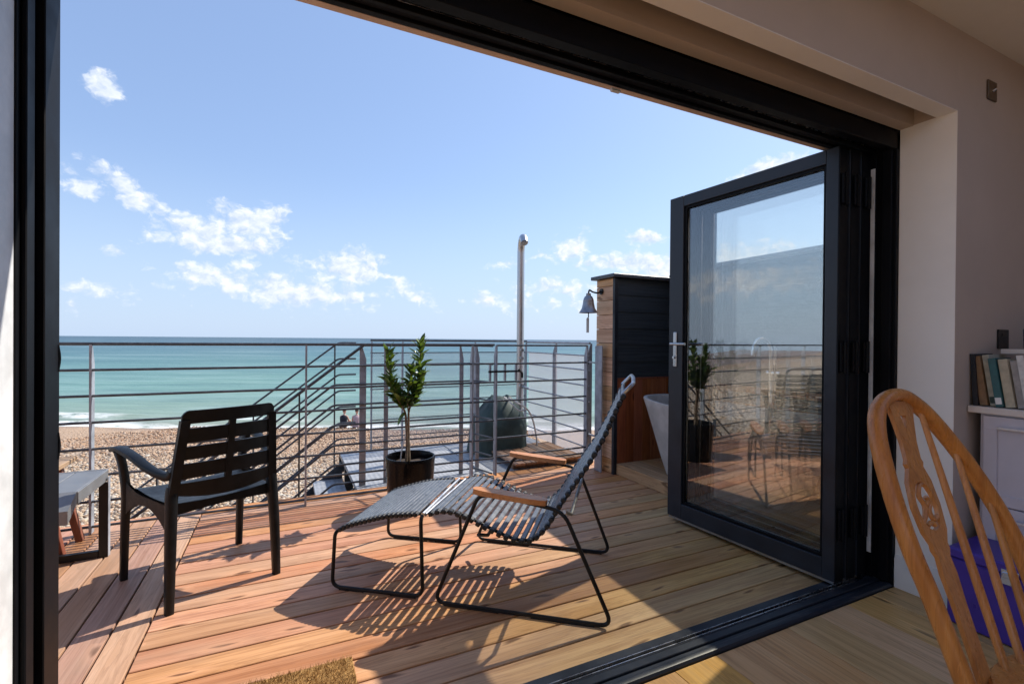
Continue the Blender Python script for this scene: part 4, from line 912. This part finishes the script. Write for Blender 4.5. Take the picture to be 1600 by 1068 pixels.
for i, s_ in enumerate(stems):
    MB().tube(s_, [(.0105 if i < 2 else .006)*(1-.7*k/len(s_)) for k in range(len(s_))], 8).build('trunk' if i < 2 else 'branch', 'bark', tree)
MB().tube(smooth([(PX-.07, PY-.01, .32), (PX-.055, PY, .42), (PX-.030, PY+.01, .50), (PX-.02, PY+.02, .53)], 5), .004, 6).build('tie', 'cord_white', tree)
def leaf_mesh(L_, W, bend):
    m = MB(); vs = []; n = 5
    for i in range(n+1):
        t = i/n; w = W*math.sin(math.pi*min(1, t*.97+.03))**.8*(1-.25*t); x = L_*t; zb = bend*t*t
        vs += [(x, -w, zb+.18*w), (x, 0, zb-.12*w), (x, w, zb+.18*w)]
    fs = []
    for i in range(n): fs += [(i*3, (i+1)*3, (i+1)*3+1, i*3+1), (i*3+1, (i+1)*3+1, (i+1)*3+2, i*3+2)]
    return m.add(vs, fs).mesh('leaf', 'bay_leaf', 180)
lms = [leaf_mesh(.085, .016, -.012), leaf_mesh(.070, .014, .006), leaf_mesh(.058, .0125, -.006), leaf_mesh(.095, .017, -.02)]
lr = random.Random(21)
def put_leaf(p, az, elv, sc, par=tree):
    x = Vector((math.cos(az)*math.cos(elv), math.sin(az)*math.cos(elv), math.sin(elv))); z = Vector((0, 0, 1)); y = z.cross(x)
    y = y.normalized() if y.length > .05 else Vector((0, 1, 0)); y = Quaternion(x, lr.uniform(-.9, .9)) @ y; z = x.cross(y)
    link('leaf', lms[lr.randrange(4)], par, frame3(p, x*sc, y*sc, z*sc))
for si, s_ in enumerate(stems):
    n0 = int(len(s_)*(.52 if si < 2 else .25)); cnt = (92, 92, 60, 46, 46)[si]
    for k in range(cnt):
        f = (k+lr.random())/cnt; i = n0+f*(len(s_)-1-n0); a = int(i); p = s_[a].lerp(s_[min(a+1, len(s_)-1)], i-a)
        put_leaf(p, k*2.4+lr.uniform(-.5, .5), lr.uniform(.15, 1.0)+.35*f, lr.uniform(.85, 1.3)*(1-.15*f))
    for k in range(6): put_leaf(s_[-1]-Vector((0, 0, .012)), k*1.05, lr.uniform(.9, 1.35), lr.uniform(.6, .85))
for k in range(9): put_leaf(Vector((PX+lr.uniform(-.09, .07), PY-lr.uniform(.0, .12), .315)), lr.uniform(0, 6), lr.uniform(0, .5), .6)
put_leaf(Vector((PX-.04, PY, .66)), math.pi*1.08, -.9, 1.1); put_leaf(Vector((PX-.035, PY, .655)), math.pi*1.2, -.5, .9)

# ================================================================== grey bench, timber stool and doormat on the left
bench = thing('slatted_bench', (-1.15, 3.0, 0), 'grey aluminium slatted bench with a square black leg frame at the left', 'bench')
zt = .447
bs = MB().box(-.061, .061, -.200, .200, -.024, 0, .003).mesh('slat', 'grey_alu')
for i in range(6): link('slat', bs, bench, T(-.909-i*.1255, 2.985, zt))
MB().box(-1.68, -.842, 3.180, 3.200, zt-.06, zt+.002, .003).build('end_rail', 'grey_alu', bench)
MB().box(-.848, -.838, 2.78, 3.179, zt-.055, zt+.001, .002).build('side_rail', 'grey_alu', bench)
MB().prism([(0, 0), (-.10, -.055), (-.10, -.115), (0, -.055)], (-1.66, 2.783, zt), (0, 1, 0), (0, 0, 1), (.815, 0, 0)).build('drop_end', 'grey_alu', bench)
for y0 in (3.145,):
    MB().box(-.868, -.830, y0, y0+.030, .0, zt-.061, .002).build('leg', 'black_steel', bench)
    MB().box(-.829, -.8265, y0-.001, y0+.031, .001, zt-.030, .0008).build('leg_sunlit_side', 'galv_post', bench)  # pale strip stands for sunlight on the side of the black leg
    MB().box(-1.68, -.869, y0, y0+.030, .001, .036, .002).build('foot_bar', 'black_steel', bench)
    MB().box(-1.68, -1.642, y0, y0+.030, .037, zt-.061, .002).build('leg', 'black_steel', bench)
ts = thing('timber_stool', (-1.25, 3.33, 0), 'timber stool with splayed brown legs behind the grey bench', 'stool')
tw = MB(); tw.box(-.052, .052, -.15, .15, -.025, 0, .003); twm = tw.mesh('seat_slat', 'duck_wood')
for i in range(4): link('seat_slat', twm, ts, T(-1.105-i*.108, 3.33, .475))
for (sx, sy) in ((1, 1), (1, -1), (-1, 1), (-1, -1)):
    p0 = Vector((-1.267+sx*.14, 3.33+sy*.10, .45)); p1 = Vector((-1.267+sx*.235, 3.33+sy*.125, .0))
    ax_ = (p1-p0).normalized(); yv = Vector((0, 1, 0)); xv = yv.cross(ax_).normalized(); yv = ax_.cross(xv)
    lg = MB(); lg.box(-.017, .017, -.017, .017, 0, (p1-p0).length, .002, frame3(p0, xv, yv, ax_)); lg.build('leg', 'dark_leg', ts)
mat_ = thing('doormat', (-.1, 1.59, 0), 'brown coir doormat at the threshold, bottom of the view', 'doormat')
MB().box(-.42, .222, 1.415, 1.772, .001, .018, .003).build('backing', 'coir', mat_)
def pile():
    g = np.random.default_rng(2); n = 9000; x = g.uniform(-.418, .220, n); y = g.uniform(1.418, 1.770, n); a = g.uniform(0, 6.28, n); l = g.uniform(.010, .020, n); d = g.normal(0, .006, (n, 2)); w = .0011
    V = np.stack([np.stack([x-w*np.cos(a), y-w*np.sin(a), np.full(n, .017)], 1), np.stack([x+w*np.cos(a), y+w*np.sin(a), np.full(n, .017)], 1), np.stack([x+d[:, 0], y+d[:, 1], .017+l], 1)], 1).reshape(-1, 3)
    me = bpy.data.meshes.new('pile'); me.from_pydata(V.tolist(), [], [(3*i, 3*i+1, 3*i+2) for i in range(n)]); me.materials.append(MT['coir']); tag(link('pile', me, mat_), kind='stuff')
pile()

# ================================================================== inside, right-hand side
wc = thing('windsor_chair', (1.45, .28, 0), 'honey coloured wheelback spindle chair in the right foreground', 'chair')
wphi, wtau = R(84.06), R(-18.72); WO = Vector((1.3938, .477, .44))
wL = Vector((math.sin(wphi), -math.cos(wphi), 0)); wF = Vector((math.cos(wphi), math.sin(wphi), 0)); wU = Vector((-math.sin(wtau)*wF.x, -math.sin(wtau)*wF.y, math.cos(wtau))); wN = wL.cross(wU)
def WP(u, v, d=0.): return WO+wL*u+wU*v+wN*d
bowp = [(-.104, -.02), (-.111, .053), (-.124, .173), (-.137, .258), (-.141, .368), (-.134, .469), (-.121, .529), (-.095, .575), (-.052, .602), (-.002, .609), (.039, .590), (.088, .544), (.157, .441), (.208, .334), (.238, .228), (.246, .12), (.240, -.02)]
bp = smooth([WP(u, v) for u, v in bowp], 6)
m = MB(); K = 14; vs = []
for i, p in enumerate(bp):
    t = (bp[min(i+1, len(bp)-1)]-bp[max(i-1, 0)]).normalized(); b_ = wN; a_ = t.cross(b_).normalized()
    for q in range(K): an = 2*math.pi*q/K; vs.append(p+a_*math.cos(an)*.0165+b_*math.sin(an)*.020)
m.add(vs, [(i*K+k, i*K+(k+1) % K, (i+1)*K+(k+1) % K, (i+1)*K+k) for i in range(len(bp)-1) for k in range(K)]+[tuple(range(K-1, -1, -1)), tuple((len(bp)-1)*K+k for k in range(K))])
m.build('bow', 'chair_wood', wc, 60)
for (ub, vb, ut, vt) in ((.036, -.02, .0575, .565), (.097, -.02, .137, .455), (.160, -.02, .200, .34)):
    P_ = [WP(ub+(ut-ub)*k/8, vb+(vt-vb)*k/8) for k in range(9)]
    MB().tube(P_, [.0078, .0086, .0090, .0090, .0086, .0080, .0074, .0068, .0060], 10).build('spindle', 'chair_wood', wc, 60)
def splat():
    cx = lambda v: -.043+.028*max(0, (v-.36)/.22)**1.3 if v > .36 else -.043
    hwid = [(-.02, .020), (.05, .0185), (.14, .020), (.20, .024), (.235, .020), (.25, .028), (.262, .026), (.29, .040), (.345, .047), (.40, .041), (.432, .026), (.442, .030), (.452, .025), (.49, .0255), (.53, .032), (.565, .040), (.592, .044)]
    right = [(cx(v)+h_, v) for v, h_ in hwid]; left = [(cx(v)-h_, v) for v, h_ in reversed(hwid)]
    outer = right+left
    cc = (-.043, .345); circ = [(cc[0]+.034*math.cos(2*math.pi*i/24), cc[1]+.054*math.sin(2*math.pi*i/24)) for i in range(24)]
    tri = [(cx(.545)-.010, .556), (cx(.545)+.010, .556), (cx(.5)+.001, .512)]
    loops = [[Vector((p[0], p[1], 0)) for p in l] for l in (outer, circ, tri)]
    tris = tessellate_polygon(loops); flat_ = [p for l in loops for p in l]; n = len(flat_)
    m = MB(); vs = [WP(p.x, p.y, -.005) for p in flat_]+[WP(p.x, p.y, .005) for p in flat_]; fs = [tuple(t) for t in tris]+[tuple(n+i for i in reversed(t)) for t in tris]
    o = 0
    for l in loops:
        k = len(l); fs += [(o+i, o+(i+1) % k, n+o+(i+1) % k, n+o+i) for i in range(k)]; o += k
    m.add(vs, fs); sp = m.build('splat', 'chair_wood', wc, 40)
    for pts in ([(-.028, -.030), (-.012, -.018), (-.002, .0), (-.010, .018), (-.002, .034), (.010, .040)], [(.027, -.020), (.012, -.026), (.006, -.010), (.016, .004), (.010, .016)], [(-.014, -.034), (.002, -.030), (.010, -.036)], [(.002, .0), (.010, .006), (.016, .004)]):
        MB().tube(smooth([WP(cc[0]+a*1.1, cc[1]+b*1.24, 0) for a, b in pts], 5), .0056, 7).build('scroll', 'chair_wood', sp, 60)
splat()
sc_ = WP(.068, 0); sxc, syc = sc_.x, sc_.y-.19
sp_ = []
for i in range(28):
    a = 2*math.pi*i/28; r_ = (abs(math.cos(a))**2.6+abs(math.sin(a))**2.6)**(-1/2.6); sp_.append((sxc+.215*r_*math.cos(a)*(1.0+.08*(-math.sin(a))), syc+.215*r_*math.sin(a)))
m = MB(); n_ = len(sp_); rows = [(.90, .395), (1.0, .408), (1.0, .430), (.97, .440), (.80, .436), (.3, .428)]
m.add([(sxc+(x-sxc)*k, syc+(y-syc)*k, z) for (k, z) in rows for (x, y) in sp_], [(r*n_+i, r*n_+(i+1) % n_, (r+1)*n_+(i+1) % n_, (r+1)*n_+i) for r in range(len(rows)-1) for i in range(n_)]+[tuple(range(n_-1, -1, -1)), tuple((len(rows)-1)*n_+i for i in range(n_))]); m.build('seat', 'chair_wood', wc, 50)
for sx in (-1, 1):
    for sy in (-1, 1): MB().tube([(sxc+sx*.13, syc+sy*.12, .41), (sxc+sx*.165, syc+sy*.155, .22), (sxc+sx*.195, syc+sy*.19, .0)], [.013, .019, .012], 10).build('leg', 'chair_wood', wc, 60)
    MB().tube([(sxc+sx*.163, syc-.153, .21), (sxc+sx*.163, syc+.153, .21)], .009, 8).build('stretcher', 'chair_wood', wc, 60)

XC = 2.722
cab = thing('cabinet', (3.0, .4, 0), 'pale grey fitted cabinet with counter against the right wall', 'cabinet')
MB().box(XC, 3.34, -1.2, 1.034, .847, .876, .003).build('worktop', 'counter', cab)
MB().box(XC+.034, 3.34, -1.2, 1.000, .08, .846).build('carcass', 'cabinet', cab)
MB().box(XC+.060, 3.34, -1.2, 1.034, .0, .079).build('plinth', 'cabinet', cab)
def front(y0, y1, z0, z1):
    m = MB(); w = .045
    m.box(XC+.014, XC+.033, y0, y1, z0, z0+w, .001); m.box(XC+.014, XC+.033, y0, y1, z1-w*1.25, z1, .001); m.box(XC+.014, XC+.033, y0, y0+w, z0+w, z1-w*1.25, .001); m.box(XC+.014, XC+.033, y1-w, y1, z0+w, z1-w*1.25, .001); m.box(XC+.022, XC+.0325, y0+w, y1-w, z0+w, z1-w*1.25)
    d = m.build('drawer_front', 'cabinet', cab); zc = z1-.045
    MB().tube(fillet([(XC+.015, y1-.055, zc), (XC-.012, y1-.055, zc), (XC-.012, max(y0+.05, y1-.34), zc), (XC+.015, max(y0+.05, y1-.34), zc)], .008), .0055, 8).build('handle', 'counter', d)
for (y0, y1) in ((.40, .985), (-.2, .394)):
    for (z0, z1) in ((.464, .838), (.09, .458)): front(y0, y1, z0, z1)
shf = thing('wall_shelf', (3.1, .2, 1.06), 'narrow dark shelf above the row of books', 'shelf')
MB().box(2.86, 3.345, -1.1, .975, 1.105, 1.125, .002).build('board', 'counter', shf)
mug = thing('blue_mug', (2.93, .885, 1.126), 'dark blue glazed mug standing on the shelf above the books', 'mug')
MB().lathe([(.034, 0), (.038, .004), (.040, .085), (.038, .088), (.036, .084), (.033, .008)], 24, (2.93, .885, 1.1265)).build('cup', 'blue_glaze', mug)
MB().tube(smooth([(2.93, .846, 1.195), (2.93, .822, 1.185), (2.93, .820, 1.155), (2.93, .847, 1.145)], 5), .006, 8).build('handle', 'blue_glaze', mug)
bk_spec = [(.016, .225, .17, (.02, .022, .03), 'slim black book leaning against the wall at the left end of the row'), (.026, .215, .16, (.26, .15, .075), 'brown backed book, second from the wall'), (.022, .222, .16, (.46, .44, .36), 'cream book with a pale teal foot'), (.024, .208, .15, (.03, .12, .13), 'teal patterned book in the row'), (.030, .205, .16, (.50, .43, .31), 'thick cream paperback in the middle of the row'), (.026, .200, .15, (.40, .37, .36), 'pale grey book leaning beside the cream paperback'), (.022, .224, .16, (.62, .60, .58), 'tall white book leaning in the row'), (.018, .190, .15, (.09, .085, .10), 'dark grey book right of the tall white one'), (.034, .160, .14, (.34, .19, .07), 'short tan book near the frame edge'), (.028, .20, .15, (.12, .08, .06), 'dark brown book past the short tan one')]
yb = 1.022
for i, (w, h_, d_, c_, lab) in enumerate(bk_spec):
    key = 'book_cover_%d' % i; plain(key, c_, .5, 0, .12, 30)
    lean = math.atan2(.028, .2) if i else .06
    o = thing('book', (XC+.04, yb-w/2, .877), lab, 'book', 'books on the counter'); o.rotation_euler[0] = 0
    Mx = T(XC+.022+.012*(i % 3), yb, .8775+.0005) @ Matrix.Rotation(-lean, 4, 'X')
    m = MB(); m.box(0, d_, -.003, 0, 0, h_, .0008); m.box(0, d_, -w, -w+.003, 0, h_, .0008); m.box(-.002, .002, -w, 0, .0002, h_-.0002, .0008); m.v = [tuple(Mx @ Vector(p)) for p in m.v]; m.build('cover', key, o)
    m = MB(); m.box(.003, d_-.005, -w+.0032, -.0032, .004, h_-.004); m.v = [tuple(Mx @ Vector(p)) for p in m.v]; m.build('pages', 'counter', o)
    if i in (2, 3, 6):
        m = MB(); m.box(-.0032, -.0021, -w+.002, -.002, .012, .040); m.v = [tuple(Mx @ Vector(p)) for p in m.v]; m.build('spine_band', 'white_gloss' if i != 2 else 'book_cover_3' if 'book_cover_3' in MT else 'bag_green', o)
    yb -= w+.0035
tb = thing('toolbox', (2.6, .75, 0), 'purple metal box with chrome latch on the floor below the cabinet', 'box')
MB().box(2.480, 2.735, .44, 1.000, .004, .270, .006).build('case', 'purple_tin', tb)
MB().box(2.476, 2.739, .436, 1.004, .272, .314, .008).build('lid', 'purple_tin', tb)
lt_ = MB().box(2.4735, 2.4795, .785, .835, .235, .292, .002).build('latch', 'chrome', tb)
MB().box(2.467, 2.473, .790, .830, .262, .282, .002).build('clasp', 'chrome', lt_)
MB().tube(fillet([(2.60, .60, .314), (2.60, .60, .335), (2.60, .80, .335), (2.60, .80, .314)], .012), .006, 8).build('carry_handle', 'black_steel', tb)
def plate(name, x0, x1, z0, z1, lab, cat, mat):
    o = thing(name, ((x0+x1)/2, YW, z0), lab, cat)
    MB().box(x0, x1, YW-.008, YW-.0005, z0, z1, .002).build('face_plate', mat, o)
    return o
sw = plate('light_switch', 2.868, 2.952, 2.258, 2.345, 'bronze light switch plate high on the wall right of the doors', 'switch', 'bronze_plate')
MB().tube([(2.91, YW-.008, 2.30), (2.91, YW-.022, 2.306)], .006, 8).build('toggle', 'chrome', sw)
sk_ = plate('wall_socket', 3.00, 3.105, 1.125, 1.215, 'dark socket plate on the wall above the books', 'socket', 'dark_plate')
MB().box(3.03, 3.075, YW-.011, YW-.0085, 1.185, 1.197, .001).build('rocker', 'dark_plate', sk_)

# ================================================================== two people by the water
def person(s, t, label, shirt, lower, k):
    base = shore(s, t, 0); base.z = -.85-.125*(t-4)+.02
    p = thing('person', base, label, 'person', 'people at the waterline')
    fwd = (FH*math.cos(k)+RH*math.sin(k)); sidev = Vector((fwd.y, -fwd.x, 0))
    def Q(a, b, z): return base+sidev*a+fwd*b+Vector((0, 0, z))
    vs = [Q(0, 0, .12), Q(0, .02, .34), Q(0, .06, .54), Q(0, .09, .64), Q(0, .10, .72), Q(.17, .08, .58), Q(.22, .16, .34), Q(.16, .34, .30), Q(-.17, .08, .58), Q(-.22, .16, .34), Q(-.16, .34, .30), Q(.10, .02, .11), Q(.13, .36, .38), Q(.12, .52, .04), Q(.12, .62, .03), Q(-.10, .02, .11), Q(-.13, .36, .38), Q(-.12, .52, .04), Q(-.12, .62, .03)]
    es = [(0, 1), (1, 2), (2, 3), (3, 4), (2, 5), (5, 6), (6, 7), (2, 8), (8, 9), (9, 10), (0, 11), (11, 12), (12, 13), (13, 14), (0, 15), (15, 16), (16, 17), (17, 18)]
    rad = [.15, .14, .16, .055, .05, .065, .045, .03, .065, .045, .03, .10, .07, .045, .03, .10, .07, .045, .03]
    me = bpy.data.meshes.new('body'); me.from_pydata([tuple(v) for v in vs], es, []); me.materials.append(MT[lower]); o = link('body', me, p)
    md = o.modifiers.new('skin', 'SKIN'); md.use_smooth_shade = True
    for i, sv in enumerate(me.skin_vertices[0].data): sv.radius = (rad[i], rad[i]*.8); sv.use_root = (i == 0)
    o.modifiers.new('sub', 'SUBSURF').levels = 1; o.modifiers['sub'].render_levels = 1
    hd_ = MB().lathe([(.02, -.02), (.05, 0), (.075, .06), (.082, .12), (.072, .18), (.04, .22), (.005, .235)], 14, tuple(Q(0, .11, .72))).build('head', 'skin', p, 60)
    MB().lathe([(.06, .10), (.088, .12), (.086, .17), (.06, .225), (.005, .245)], 14, tuple(Q(0, .10, .72))).build('hair', 'hair', hd_, 60)
    sh = MB(); vsx = []; K = 14
    for (z, a, b_, f) in ((.10, .19, .15, 0), (.32, .165, .125, .02), (.50, .20, .125, .055), (.60, .17, .10, .08), (.635, .075, .07, .09)):
        for q in range(K): an = 2*math.pi*q/K; vsx.append(Q(a*math.cos(an), f+b_*math.sin(an), z))
    sh.add(vsx, [(r*K+i, r*K+(i+1) % K, (r+1)*K+(i+1) % K, (r+1)*K+i) for r in range(4) for i in range(K)]); sh.build('top', shirt, p, 60)
person(-8.05, 22.8, 'person in dark top sitting by the breaking waves', 'dark_cloth', 'skin', .2)
person(-7.45, 22.9, 'person in pale top sitting at the waterline next to the dark clad one', 'pale_cloth', 'skin', -.1)
